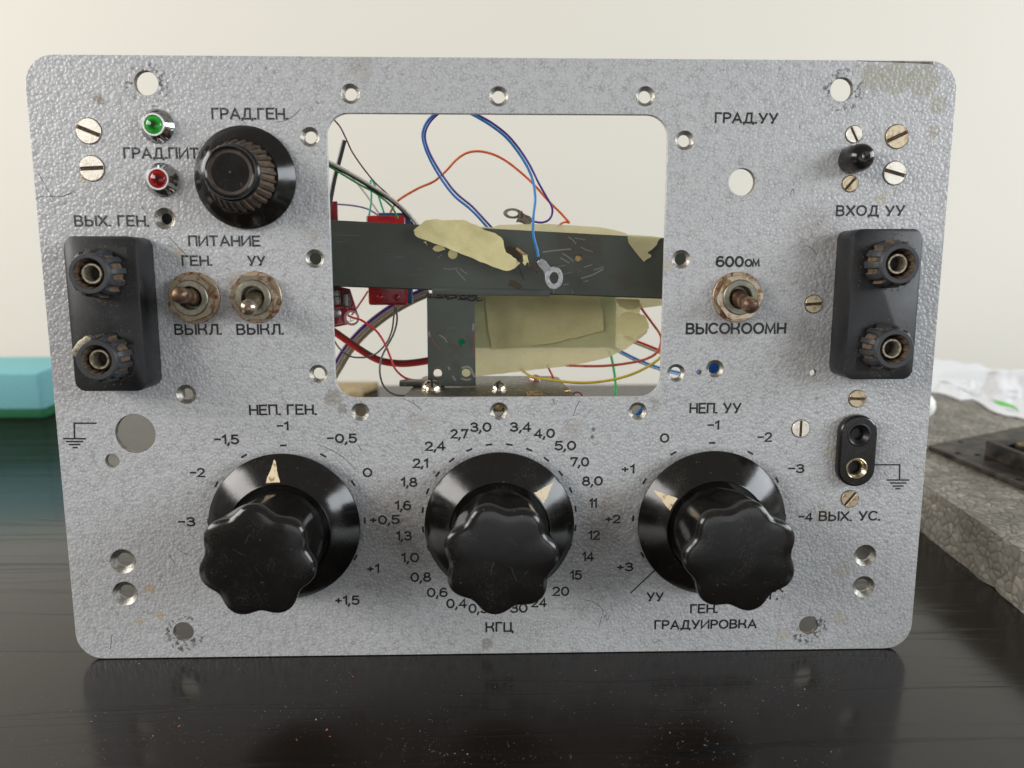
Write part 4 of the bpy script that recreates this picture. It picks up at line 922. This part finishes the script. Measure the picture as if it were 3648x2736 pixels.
# ring terminals
def lug(name, label, mat, ring_c, R, r, tail, depth, tiltz, group=None):
    e = empty(name, PANEL_M @ wp(ring_c, depth)); tag(e, label, 'ring terminal', group)
    c = wp(ring_c, depth); t = wp(tail, depth - 1) - c
    g = MB(); n = 32; sq = tiltz
    vs = []
    for (rr, yy) in ((R, -.5), (R, .5), (r, .5), (r, -.5)):
        for i in range(n):
            a = 2 * PI * i / n; vs.append(Vector((rr * math.cos(a) * sq[0], yy + rr * math.cos(a) * sq[2], rr * math.sin(a) * sq[1])))
    g.add(vs, [[j * n + i, j * n + (i + 1) % n, ((j + 1) % 4) * n + (i + 1) % n, ((j + 1) % 4) * n + i] for j in range(4) for i in range(n)])
    R3 = PANEL_M.to_3x3(); g.v = [R3 @ v for v in g.v]; g.build('ring', mat, e, bev=.12, bseg=1)
    u = t.normalized(); w = Vector((-u.z, 0, u.x)); L_ = t.length; g = MB()
    prof = [(R * .8 / 1, 2.4), (R * 1.15, 1.7), (L_ * .62, 1.6), (L_ * .8, 1.7), (L_, 1.2)]
    vs = []
    for (s_, hw2) in prof:
        for (ww, yy) in ((-hw2, -.25), (hw2, -.25), (hw2, .45), (-hw2, .45)): vs.append(R3 @ (u * s_ + w * ww * sq[0] + Vector((0, yy, 0))))
    g.add(vs, [[j * 4 + i, j * 4 + (i + 1) % 4, (j + 1) * 4 + (i + 1) % 4, (j + 1) * 4 + i] for j in range(len(prof) - 1) for i in range(4)] + [[0, 1, 2, 3], [16, 19, 18, 17]])
    g.build('tail', mat, e, bev=.2, bseg=1)
lug('ring_terminal', 'bright tinned ring terminal hanging on the blue wire in front of the rail', M['solder'], q5(497, 845), 3.55, 1.75, q5(285, 590), 22, (1.0, 1.22, .15), 'ring terminals on wire ends')
lug('ring_terminal', 'dark bent ring terminal at the purple wire\'s end above the tape', M['solder_dark'], z2(1190, 1082), 3.3, 1.9, z2(1300, 1135), 39, (1.15, .62, .5), 'ring terminals on wire ends')
# burnt thread by the lug
b = MB(); P = [wp(q4(1730, 555), 26), wp(q4(1800, 610), 25), wp(q4(1870, 660), 24.5)]
b.tube(P, .55, 8); b.k = 1
for i in range(9):
    a = wp(q4(1860 + random.uniform(-25, 25), 655), 24.5); c = wp(q4(1880 + random.uniform(-50, 40), 800 + random.uniform(-30, 20)), 24); b.tube([a, a.lerp(c, .5) + Vector((random.uniform(-.5, .5), -.3, 0)), c], .3, 5)
b.k = 2; b.tube([wp(q4(1890, 790), 24), wp(q4(1950, 840), 23), wp(q4(2010, 880), 22.6), wp(q4(2060, 930), 22.6)], .55, 6)
ob = b.build('frayed_thread', [M['thread'], M['tape'], M['char']], None, PANEL_M @ P[0], to_world=True, smooth=70); tag(ob, 'frayed tan thread burnt at the ring terminal, just right of the masking tape tip', 'thread')
# lower wires
wire('red wire coming through the red board\'s hole and dropping right', 'w_red', [(230, 612, 46), (258, 626, 44), (300, 637, 42), (350, 668, 42), (405, 715, 42), (450, 790, 42), (478, 860, 42), (505, 925, 42), (560, 975, 42), (630, 992, 42), (700, 995, 42)], .48, f=z5)
ribbon('flat ribbon cable of red and brown strands sweeping across the lower left of the window', ['w_brown', 'w_darkred', 'w_red'], [(100, 680, 52), (150, 708, 52), (220, 757, 52), (300, 812, 52), (380, 860, 52), (450, 884, 52), (550, 893, 52), (640, 885, 52), (720, 872, 52)][::-1], .56)
ribbon('flat ribbon cable of purple and grey strands rising to the right behind the red ribbon', ['w_purple', 'w_greywire', 'w_tan', 'w_olive'], [(110, 1010, 66), (165, 915, 66), (230, 810, 66), (310, 718, 66), (400, 640, 66), (500, 570, 66), (600, 515, 66), (700, 470, 66)][::-1], .66)
wire('thin dark grey wire sagging to the left below the red module', 'w_darkgrey', [(120, 700, 47), (155, 770, 47), (190, 815, 47), (245, 852, 47), (310, 858, 47), (350, 852, 50), (400, 830, 47), (455, 770, 47), (485, 700, 47), (495, 630, 47), (503, 560, 47)], .36, f=z5)
wire('thin dark grey wire dropping to the base plate\'s left', 'w_darkgrey', [(508, 560, 45), (515, 640, 45), (495, 720, 44), (455, 795, 42), (425, 860, 40), (414, 930, 38), (428, 1005, 36), (465, 1055, 34), (515, 1078, 32), (580, 1080, 30)], .40, f=z5)
wire('short orange wire between the two red boards', 'w_orange2', [(345, 470, 62), (320, 510, 62), (280, 568, 62), (250, 610, 62)], .42, f=z5)
wire('brick orange wire curving round the window\'s lower right', 'w_orange2', [(1925, 535, 50), (1945, 575, 50), (2000, 650, 50), (2052, 725, 50), (2054, 775, 50), (2035, 825, 49), (1985, 860, 48), (1900, 885, 47), (1750, 905, 46), (1620, 908, 45), (1500, 904, 50)], .55, f=z5)
ribbon('brown and red cable pair leaving behind the tape to the right edge', ['w_tan', 'w_red'], [(1840, 735, 60), (1905, 765, 60), (2000, 803, 60), (2110, 850, 60)], .55)
ribbon('pale blue and blue cable pair crossing the lower right corner of the window', ['w_paleblue', 'w_blue'], [(1770, 795, 68), (1830, 830, 68), (1920, 875, 68), (2040, 920, 68), (2180, 955, 68)], .5, gap=1.7)
wire('yellow wire resting over the pinkish rivet and sweeping to the right', 'w_yellow', [(1225, 910, 56), (1255, 940, 52), (1310, 972, 44), (1400, 985, 36), (1500, 1000, 34), (1620, 1005, 34), (1750, 992, 34), (1880, 958, 34), (1990, 905, 34), (2060, 850, 34), (2110, 790, 34)], .55, f=z5)
wire('bright green wire hanging behind the yellow wire', 'w_lime', [(1755, 820, 60), (1768, 860, 60), (1783, 940, 60), (1790, 1010, 60), (1787, 1075, 60), (1785, 1150, 60)], .6, f=z5)
wire('short red wire under the large tape, above the base plate', 'w_red', [(1390, 895, 58), (1405, 930, 58), (1425, 970, 58), (1440, 1010, 58)], .45, f=z5)
# red boards
b_pts = [z5(95, 425), z5(238, 458), z5(290, 622), z5(286, 645), z5(265, 658), z5(110, 690)]
D0 = 44
pp = [at(*s, D0) for s in b_pts]; hole = at(*z5(250, 627), D0)
e = empty('red_circuit_board', PANEL_M @ hole); tag(e, 'small dark red circuit board with a white-ringed mounting hole, left edge of the window', 'circuit board')
pb = holed_plate('board', [(p.x - hole.x, p.z - hole.z) for p in pp][::-1], [circle(0, 0, 2.35, 28)], 0, 1.6, M['pcb_red'], e, bev=.08); pb.rotation_euler = (-LEAN, 0, 0)
g = MB(); g.lathe([(2.4, .05), (3.2, .06), (3.2, .02)], 32); g.build('hole_ring', M['pcb_print'], pb)
def bl(s): q = at(*s, D0); return (q.x - hole.x, q.z - hole.z)
g = MB()
for k, ln in enumerate(([z5(150, 575), z5(220, 560), z5(198, 480)], [z5(222, 562), z5(248, 650)], [z5(150, 668), z5(262, 640)], [z5(178, 610), z5(180, 650)], [z5(186, 608), z5(188, 648)],
                        [z5(205, 490), z5(238, 485), z5(250, 545), z5(215, 552), z5(205, 492)])):
    strip(g, [bl(s) for s in ln], .22, -.04 - .01 * k)
g.build('printed_lines', M['pcb_print'], pb, recalc=False)
g = MB()   # the mirrored board print: PWR (upside down) and IN1
for k, (s0, word) in enumerate(((z5(214, 570), 'PWR'), (z5(165, 664), 'IN1'))):
    ox, oz = bl(s0); q = .0
    gl = {'P': [[(0, 0), (0, 1), (.5, 1), (.5, .5), (0, .5)]], 'W': [[(0, 1), (.15, 0), (.35, .7), (.55, 0), (.7, 1)]], 'R': [[(0, 0), (0, 1), (.5, 1), (.5, .5), (.05, .5)], [(.2, .48), (.5, 0)]], 'I': [[(.1, 0), (.1, 1)]], 'N': [[(0, 0), (0, 1), (.5, 0), (.5, 1)]], '1': [[(0, .75), (.2, 1), (.2, 0)]]}
    for ch in word[::-1]:
        for st in gl[ch]: strip(g, [(ox + q + (.6 - x) * 1.3, oz + (1 - y) * 1.5) for x, y in st], .2, -.05)
        q += 1.35
g.build('board_print', M['pcb_print'], pb, recalc=False)
for s, w_, h_ in ((z5(222, 522), 1.5, 2.9), (z5(165, 525), 1.8, 1.9), (z5(160, 482), 2.0, 1.4)):
    ox, oz = bl(s); g = MB(); g.box((-w_, -1.1, -h_), (w_, .0, h_)); o = g.build('chip_part', M['solder_dark'], pb, (ox, 0, oz), bev=.3); 
    g = MB(); g.box((-w_ * .5, -1.25, -h_ * .8), (w_ * .5, -1.0, h_ * .8)); g.build('solder_pad', M['solder'], o, bev=.1)
ox, oz = bl(z5(165, 600)); g = MB(); g.lathe([(1.9, .05), (1.9, .7), (1.3, 1.1), (.1, 1.3)], 20); g.build('solder_joint', M['solder'], pb, (ox, 0, oz))
# red module behind the rail
q0, q1 = at(*z5(333, 28), 52), at(*z5(575, 552), 52)
e = empty('red_module', PANEL_M @ ((q0 + q1) / 2)); tag(e, 'module wrapped in glossy red film with dark blue edge, behind the rail', 'module'); e.rotation_euler = (-LEAN, 0, 0)
cc = (q0 + q1) / 2; hx_, hz_ = (q1.x - q0.x) / 2, (q0.z - q1.z) / 2
b = MB(); b.box((-hx_, 0, -hz_), (hx_, 7, hz_)); b.build('red_film_wrap', M['red_film'], e, bev=1.0, bseg=3)
b = MB(); b.box((-hx_ + 5, 1.6, -hz_ + .6), (hx_ + 1.9, 6.4, hz_ + 1.2)); b.build('blue_core', M['blue_plastic'], e, bev=.5)
b = MB()
for s in (z5(415, 505), z5(512, 508)):
    p = at(*s, 52) - cc; b.lathe([(1.3, .0), (.9, .5), (.1, .7)], 14, c=(p.x, p.z))
b.build('film_bumps', M['red_film'], e)
b = MB(); p = at(*z5(160, 30), 60); b.box((p.x - 10, 60, p.z - 3), (p.x + .5, 61.5, p.z + 6))
o = b.build('small_red_board', M['pcb_red'], None, PANEL_M @ p, to_world=True, bev=.1); tag(o, 'corner of a red board peeking above the rail at the window\'s far left', 'circuit board')
# green board
q0, q1 = at(*z5(850, 470), 50), at(*z5(1790, 800), 50)
e = empty('green_circuit_board', PANEL_M @ q0.lerp(q1, .5)); e.rotation_euler = (-LEAN, 0, 0); tag(e, 'green perforated circuit board showing through masking tape below the rail', 'circuit board')
cc = q0.lerp(q1, .5); hx_, hz_ = (q1.x - q0.x) / 2, (q0.z - q1.z) / 2
b = MB(); b.box((-hx_, 0, -hz_), (hx_, 1.6, hz_)); b.build('board', M['pcb_green'], e, bev=.1)
b = MB(); nx = int(2 * hx_ / 2.54)
for i in range(nx):
    for j in range(int(2 * hz_ / 2.54) - 1):
        if j == 0 and i < nx - 16: continue
        b.lathe([(.62, .05), (.1, .07)], 8, c=(-hx_ + 1.6 + i * 2.54, -hz_ + 3.4 + j * 2.54))
o = b.build('solder_pads', M['w_cream'], e); o['kind'] = 'stuff'
# masking tape
def tape_piece(label, pts, depth, mat, jag=.15, curl=None, step=3.0, th=.14, name='masking_tape'):
    P = [at(*s, depth) for s in pts]; poly = [(p.x, p.z) for p in P]
    if sum(poly[i][0] * poly[(i + 1) % len(poly)][1] - poly[(i + 1) % len(poly)][0] * poly[i][1] for i in range(len(poly))) < 0: poly = poly[::-1]
    def fn(u, v):
        y = depth + (.5 if depth < 40 else .16) * noise.noise(Vector((u * .09, v * .12, depth))) + (.0 if depth < 40 else (.10 * noise.noise(Vector((u * .5, v * .16, depth))) - (1.75 if depth > 48.5 else 1.6) * abs(noise.noise(Vector((u * .21 + .05 * v, v * .06, 3)))) - .5 * abs(noise.noise(Vector((u * .1, v * .33, 6)))))) + (curl(u, v) if curl else 0)
        return (u, y, v)
    b = sheet(poly, fn, (0, th, 0), step, jag)
    o = b.build(name, M[mat], None, PANEL_M @ P[0], to_world=True, smooth=50); tag(o, label, 'masking tape', 'pieces of masking tape'); return o
tape_piece('large thin masking tape sheet over the green board, below the rail', [z5(960, 480), z5(2075, 500), z5(2062, 555), z5(1935, 570), z5(1930, 600), z5(1965, 620), z5(1985, 680), z5(1970, 715), z5(1935, 745), z5(1850, 808), z5(1750, 855), z5(1650, 880), z5(1530, 905), z5(1300, 930), z5(1000, 965), z5(880, 978), z5(880, 800), z5(955, 795)], 48.9, 'tape_thin', .08)
tape_piece('upper layer of masking tape stuck on the large sheet, ragged left edge', [z5(1028, 480), z5(1700, 500), z5(1705, 560), z5(1718, 600), z5(1720, 700), z5(1650, 718), z5(1470, 762), z5(1350, 782), z5(1250, 795), z5(1130, 808), z5(1070, 812), z5(1058, 740), z5(1045, 690), z5(1038, 600)], 48.1, 'tape_over', .3)
tape_piece('small folded masking tape flap at the right tip of the large sheet', [z5(1790, 640), z5(1830, 600), z5(1870, 588), z5(1960, 612), z5(1985, 660), z5(1975, 700), z5(1900, 745), z5(1800, 715)], 46.6, 'tape', .12, curl=lambda u, v: -.12 * max(0, v - 128))
tape_piece('yellowish masking tape lump directly beneath the rail at the right', [z5(1790, 515), z5(1930, 520), z5(1935, 560), z5(1900, 578), z5(1860, 580), z5(1815, 560)], 45.6, 'tape', .1)
def curl_top(u, v): return -1.9 * abs(noise.noise(Vector((u * .20 + v * .16, v * .07, 8)))) - .5 * abs(noise.noise(Vector((u * .5, v * .5, 2)))) - 3.5 * math.exp(-((u + 5) / 40) ** 2) - .004 * (v - 150) ** 2 * (1 if v > 150 else 0)
tape_piece('large torn masking tape folded over the rail\'s top edge, its tip pointing down right', [q4(115, 270), q4(150, 240), q4(215, 190), q4(300, 122), q4(360, 115), q4(430, 105), q4(500, 100), q4(560, 118), q4(700, 118), q4(880, 112), q4(950, 130), q4(1000, 165), q4(1110, 195), q4(1150, 230), q4(1230, 275), q4(1290, 290), q4(1390, 320), q4(1440, 358), q4(1480, 380), q4(1515, 430), q4(1530, 540), q4(1560, 620), q4(1600, 640), q4(1640, 665), q4(1670, 695), q4(1710, 715), q4(1740, 760), q4(1780, 785), q4(1730, 830), q4(1630, 895), q4(1580, 908), q4(1520, 900), q4(1400, 858), q4(1100, 738), q4(800, 615), q4(500, 500), q4(300, 425), q4(170, 378), q4(135, 345), q4(125, 300)], 29.6, 'tape', .16, curl=curl_top, step=1.4)
tape_piece('narrow strip of masking tape along the rail\'s top edge', [z5(985, 92), z5(1070, 98), z5(1110, 84), z5(1250, 80), z5(1400, 78), z5(1560, 88), z5(1700, 98), z5(1790, 115), z5(1850, 132), z5(1872, 155), z5(1700, 150), z5(1400, 133), z5(1085, 115), z5(1085, 140), z5(1010, 125)], 30.2 + 4, 'tape_thin', .05)
tape_piece('torn masking tape patch over the rail\'s top right, pointed below', [q5(1545, 225), q5(1740, 235), q5(1900, 245), q5(2070, 268), q5(2015, 285), q5(1985, 320), q5(1970, 370), q5(1900, 440), q5(1850, 470), q5(1838, 492), q5(1890, 515), q5(1885, 548), q5(1820, 580), q5(1785, 612), q5(1730, 550), q5(1640, 440), q5(1565, 340)], 29.8, 'tape_thin', .08, step=2.2)
tape_piece('scrap of pale tape stuck under the large tape\'s lower edge', [q4(400, 560), q4(440, 600), q4(500, 605), q4(560, 585), q4(610, 570), q4(560, 520), q4(480, 500), q4(430, 520)], 30.3, 'tape', .15, step=1.5)
tape_piece('tiny twisted scrap of tape left of the larger scrap', [q4(255, 455), q4(290, 470), q4(325, 520), q4(310, 480), q4(300, 440)], 30.4, 'tape', .02, step=1.2)

# ------------------------------------------------------------------ things on the desk
# sponge, left
p = desk(172, 1490); hgt = 30
q1 = atY(172, 1330, p.y)
hgt = q1.z
e = empty('kitchen_sponge', (p.x - 47.5, p.y + 35, 0)); tag(e, 'turquoise kitchen sponge with green scouring side, standing at the left behind the panel', 'sponge')
b = MB(); b.prism(round_rect(-45, 45, -35, 35, 4), 7, hgt, axis='z'); b.build('foam', M['sponge'], e, bev=1.6, bseg=3)
b = MB(); b.prism(round_rect(-44.6, 44.8, -34.8, 34.8, 4), 0.05, 7, axis='z'); b.build('scouring_layer', M['scourer'], e, bev=.8)
# foam slab, right
A0, A1 = desk(3281, 1896), desk(3648, 2188)
sh = atY(3648, 1989, A1.y).z
dr = (A1 - A0).normalized(); nb = Vector((-dr.y, dr.x, 0)); nb = nb if nb.x > 0 else -nb
C0 = A0 - dr * 235; C1 = A1 + dr * 260
random.seed(11)
def slab():
    # ragged edged slab: grid sides
    b = MB(); n = 90; rows = 6; L_ = (C1 - C0).length; depth = 460
    front = []
    for i in range(n + 1):
        t = i / n; col = []
        for j in range(rows + 1):
            p = C0.lerp(C1, t); zz = sh * j / rows
            o_ = .55 * noise.noise(Vector((t * 90, j * .9, 0))) + (3.4 * max(0, noise.noise(Vector((t * 60, 5 + j, 1)))) if j <= 1 else 0)
            col.append(Vector((p.x, p.y, 0)) + nb * o_ + Vector((0, 0, zz + (.6 * noise.noise(Vector((t * 70, 9, 3))) if j == rows else 0) + (abs(1.2 * noise.noise(Vector((t * 40, 2, 7)))) if j == 0 else 0))))
        front.append(col)
    vs = [p for col in front for p in col]; w = rows + 1
    fs = [[i * w + j, (i + 1) * w + j, (i + 1) * w + j + 1, i * w + j + 1] for i in range(n) for j in range(rows)]
    o_ = len(vs)
    for i in range(n + 1):
        t = i / n; p = C0.lerp(C1, t) + nb * depth; vs += [Vector((p.x, p.y, sh)), Vector((p.x, p.y, 0))]
    fs += [[i * w + rows, (i + 1) * w + rows, o_ + 2 * (i + 1), o_ + 2 * i] for i in range(n)]
    fs += [[o_ + 2 * i, o_ + 2 * i + 2, o_ + 2 * i + 3, o_ + 2 * i + 1] for i in range(n)]
    fs += [[j for j in range(w)] + [o_, o_ + 1]]
    fs += [[n * w + j for j in range(w)][::-1] + [o_ + 2 * n + 1, o_ + 2 * n]]
    fs += [[i * w, o_ + 2 * i + 1, o_ + 2 * i + 3, (i + 1) * w] for i in range(n)]
    b.add([v - A1 for v in vs], fs); return b
o = slab().build('foam_slab', M['eps'], None, A1, smooth=40); tag(o, 'grey speckled foam packing slab with a ragged edge, right of the panel', 'foam slab')
# black frame on slab
k0 = desk(*q8(355, 1118), sh + 3); k1 = desk(*q8(1486, 1590), sh + 3); kb = desk(*q8(1030, 980), sh + 3)
fy = -(k1 - k0).normalized(); fx = Vector((fy.y, -fy.x, 0))      # y runs away from the camera, x to the right
ang = math.atan2(fx.y, fx.x)
def fl(s, zz): v = desk(*s, zz) - k0; return (v.dot(fx), v.dot(fy))
e = empty('black_plastic_frame', (k0.x, k0.y, sh + .1)); e.rotation_euler = (0, 0, ang); tag(e, 'flat black plastic instrument frame with screw holes, lying on the foam slab', 'plastic frame')
hs = [fl(s, sh + 3) for s in (q8(735, 1077), q8(710, 1211), q8(940, 1232), q8(1430, 1522), q8(1125, 1043))]
i0 = fl(q8(1010, 1240), sh + 3); kbl = fl(q8(1030, 980), sh + 3)
fr = holed_plate('flange_plate', [(0, -200), (190, -200), (190, 190 * kbl[1] / kbl[0]), (0, 0)], [circle(h[0], h[1], 1.8, 20) for h in hs[:4] if h[0] > 3], 0, 3, M['frame_black'], e, bev=.3, world_axis=True)
ix, iy = i0; zt_ = max(8, min(30, atY(*q8(1005, 1062), desk(*q8(1010, 1240), sh + 3).y).z - sh))
b = MB(); b.box((ix, iy - 130, 3), (ix + 3, iy, zt_)); b.box((ix + 3, iy - 3, 3), (ix + 130, iy, zt_)); b.box((ix + 3, iy - 130, 3), (ix + 130, iy - 3, zt_ - 7)); b.build('raised_tray', M['frame_black'], e, bev=.5)
st = fl(q8(1475, 1100), sh + zt_ - 1); b = MB(); n = 24
b.lathe([(4, 0), (4, 5), (3.2, 5.4), (3.2, 3)], n); b.v = [Vector((v.x, v.z, -v.y)) for v in b.v]; o = b.build('stud_boss', M['frame_black'], e, (st[0], st[1], zt_ - 7))
b = MB(); b.lathe([(3.1, 3), (3.1, 5.8), (1.6, 5.8), (1.6, 3)], n); b.v = [Vector((v.x, v.z, -v.y)) for v in b.v]; b.build('brass_insert', M['brass'], o)
# white bag
fe = [q8(x, y) for x, y in ((250, 455), (420, 482), (480, 487), (560, 502), (650, 535), (740, 570), (800, 563), (880, 560), (940, 582), (1000, 622), (1080, 680), (1180, 722), (1290, 755), (1400, 768), (1486, 790), (1700, 850))]
te = [q8(x, y) for x, y in ((250, 214), (420, 212), (480, 212), (560, 213), (650, 213), (740, 212), (800, 210), (880, 207), (940, 205), (1000, 202), (1080, 200), (1180, 206), (1290, 222), (1400, 214), (1486, 218), (1700, 225))]
b = MB(); rows = 14; vs = []; nC = len(fe)
FE = [desk(*s, sh + 1.5) for s in fe]
for i in range((nC - 1) * 4 + 1):
    u = i / 4; a_ = min(int(u), nC - 2); t = u - a_
    f = FE[a_].lerp(FE[a_ + 1], t); tS = (te[a_][0] * (1 - t) + te[a_ + 1][0] * t, te[a_][1] * (1 - t) + te[a_ + 1][1] * t)
    top = atY(*tS, f.y + 150)
    for j in range(rows + 1):
        v = j / rows; p = f.lerp(top, v)
        p.z += 4.5 * math.sin(v * PI) * (.5 + .9 * noise.noise(Vector((i * .10, v * 2.4, 2)))) + 1.2 * noise.noise(Vector((i * .35, v * 6, 5))) * math.sin(v * PI)
        if j == 0: p.z = sh + 1.3
        vs.append(p)
w = rows + 1; nn_ = (nC - 1) * 4 + 1; fs = [[i * w + j, (i + 1) * w + j, (i + 1) * w + j + 1, i * w + j + 1] for i in range(nn_ - 1) for j in range(rows)]
mm = len(vs)
# underside closes the bag so that it has body
und = []
for i in range(nn_):
    for j in range(rows + 1):
        p = vs[i * w + j]; und.append(Vector((p.x, p.y + (3 if j == rows else 0), max(sh + .4, 0) if j < rows else p.z - 3)))
b.add([v - FE[0] for v in vs + und], fs + [[x + mm for x in f[::-1]] for f in fs] + [[i * w, i * w + mm, (i + 1) * w + mm, (i + 1) * w] for i in range(nn_ - 1)] + [[i * w + rows, (i + 1) * w + rows, (i + 1) * w + rows + mm, i * w + rows + mm] for i in range(nn_ - 1)])
bag = b.build('plastic_bag', M['bag'], None, FE[0], smooth=60); tag(bag, 'white crumpled plastic bag with a green leaf mark on the foam slab', 'plastic bag')
# printing on the bag, laid on its surface
from mathutils.bvhtree import BVHTree
bv = BVHTree.FromPolygons([v for v in vs], fs)
def on_bag(s):
    d = (PANEL_M.to_3x3() @ _ray(s)).normalized(); h = bv.ray_cast(CAM_W, d)
    return None if h[0] is None else h[0] + h[1] * (.35 if h[1].z > 0 else -.35)
def bag_print(name, poly, mat):
    a = [on_bag(q8(*p)) for p in poly]
    if any(x is None for x in a): return
    m = len(a) // 2; b = MB(); b.add([x - FE[0] for x in a], [[i, i + 1, 2 * m - 2 - i, 2 * m - 1 - i] for i in range(m - 1)]); b.build(name, M[mat], bag, recalc=False)
bag_print('leaf_mark', [(1115, 590), (1160, 590), (1220, 600), (1290, 622), (1350, 645), (1395, 675), (1425, 720), (1418, 728), (1385, 692), (1335, 668), (1270, 655), (1210, 645), (1160, 620), (1118, 593)], 'bag_green')
for y0 in ((700, 430, 800, 455), (760, 465, 880, 490), (850, 500, 980, 530), (450, 350, 620, 375), (1190, 480, 1235, 470), (1290, 470, 1420, 480), (1280, 540, 1400, 550), (940, 330, 1030, 355), (1100, 560, 1150, 575), (1270, 675, 1370, 715), (960, 250, 1200, 262)):
    a0, b0, a1, b1 = y0; pts = [(a0 + (a1 - a0) * i / 5, b0 + (b1 - b0) * i / 5) for i in range(6)]
    bag_print('grey_print', pts + [(x, y + 11) for x, y in pts[::-1]], 'bag_grey')
# white cap behind the panel edge
p = desk(*q8(385, 830), sh); b = MB(); n = 20; R_ = 11
vs_ = []
for j in range(9):
    t = -PI / 2 + PI * (j + .02) / 8.04
    for i in range(n): vs_.append((R_ * math.cos(t) * math.cos(2 * PI * i / n), R_ * math.cos(t) * math.sin(2 * PI * i / n), R_ * .9 + R_ * .9 * math.sin(t)))
b.add(vs_, [[j * n + i, j * n + (i + 1) % n, (j + 1) * n + (i + 1) % n, (j + 1) * n + i] for j in range(8) for i in range(n)])
pc = p + Vector((-8, 4, .2)); o = b.build('round_cap', M['pom'], None, pc, smooth=80); tag(o, 'small rounded white cap on the foam slab, half hidden by the panel\'s right edge', 'cap')
# pale wood block seen low left in the window
c0 = desk(1180 + 200 / 5.53, 1200 + 1180 / 5.53); c1 = desk(1180 + 620 / 5.53, 1200 + 1175 / 5.53)
zt2 = 7
top_l = desk(1180 + 150 / 5.53, 1200 + 1020 / 5.53, zt2); 
wbk_y = c1.y; wl_ = c0.x - 40; wr_ = c1.x
e = empty('wood_block', ((wl_ + wr_) / 2, wbk_y + 30, 0)); tag(e, 'pale wooden strip with an oval hole on the desk, low left through the window', 'wood block')
cxw = (wl_ + wr_) / 2; hwid = (wr_ - wl_) / 2
dpth = max(30, min(desk(1180 + 700 / 5.53, 1200 + 1025 / 5.53, zt2).y - wbk_y, 170))
oc = desk(1180 + 425 / 5.53, 1200 + 1052 / 5.53, zt2)
ov = [(oc.x - cxw + 9 * math.cos(2 * PI * i / 20), oc.y - wbk_y - 30 + 6 * math.sin(2 * PI * i / 20)) for i in range(20)]
pbk = holed_plate('strip', [(-hwid, -30), (hwid - 8, -30), (hwid, -20), (hwid + 10, dpth - 30), (-hwid, dpth - 30)], [ov] if oc.y < wbk_y + dpth - 8 else [], 0, zt2, M['wood_block'], e, bev=.8, world_axis=True)
# dust and crumbs on the desk
random.seed(5)
def specks(name, n, mat, smin, smax, region, lab, cat):
    b = MB()
    for i in range(n):
        while True:
            S = (random.uniform(region[0], region[2]), random.uniform(region[1], region[3]))
            if n < 50 or random.random() < max(.12, min(1, .45 + 1.6 * noise.noise(Vector((S[0] / 330, S[1] / 120, 4))))): break
        p = desk(*S); s = random.uniform(smin, smax) * (1 + 1.5 * random.random() ** 6)
        q = [Vector((random.uniform(-1, 1), random.uniform(-1, 1), random.uniform(.1, 1))) * s for _ in range(4)]
        b.add([p + x for x in q], [[0, 1, 2], [0, 2, 3], [0, 3, 1], [1, 3, 2]])
    o = b.build(name, M[mat], smooth=10); tag(o, lab, cat, kind='stuff'); return o
specks('dust_specks', 1500, 'dust', .045, .13, (330, 2345, 3000, 2730), 'pale dust specks scattered on the black desk in front', 'dust')
specks('desk_dust', 90, 'dust', .06, .16, (0, 2000, 330, 2730), 'sparse dust on the desk at the far left', 'dust')
specks('crumbs', 14, 'crumb', .16, .3, (150, 2390, 1300, 2730), 'few orange crumbs on the desk in front', 'crumbs')
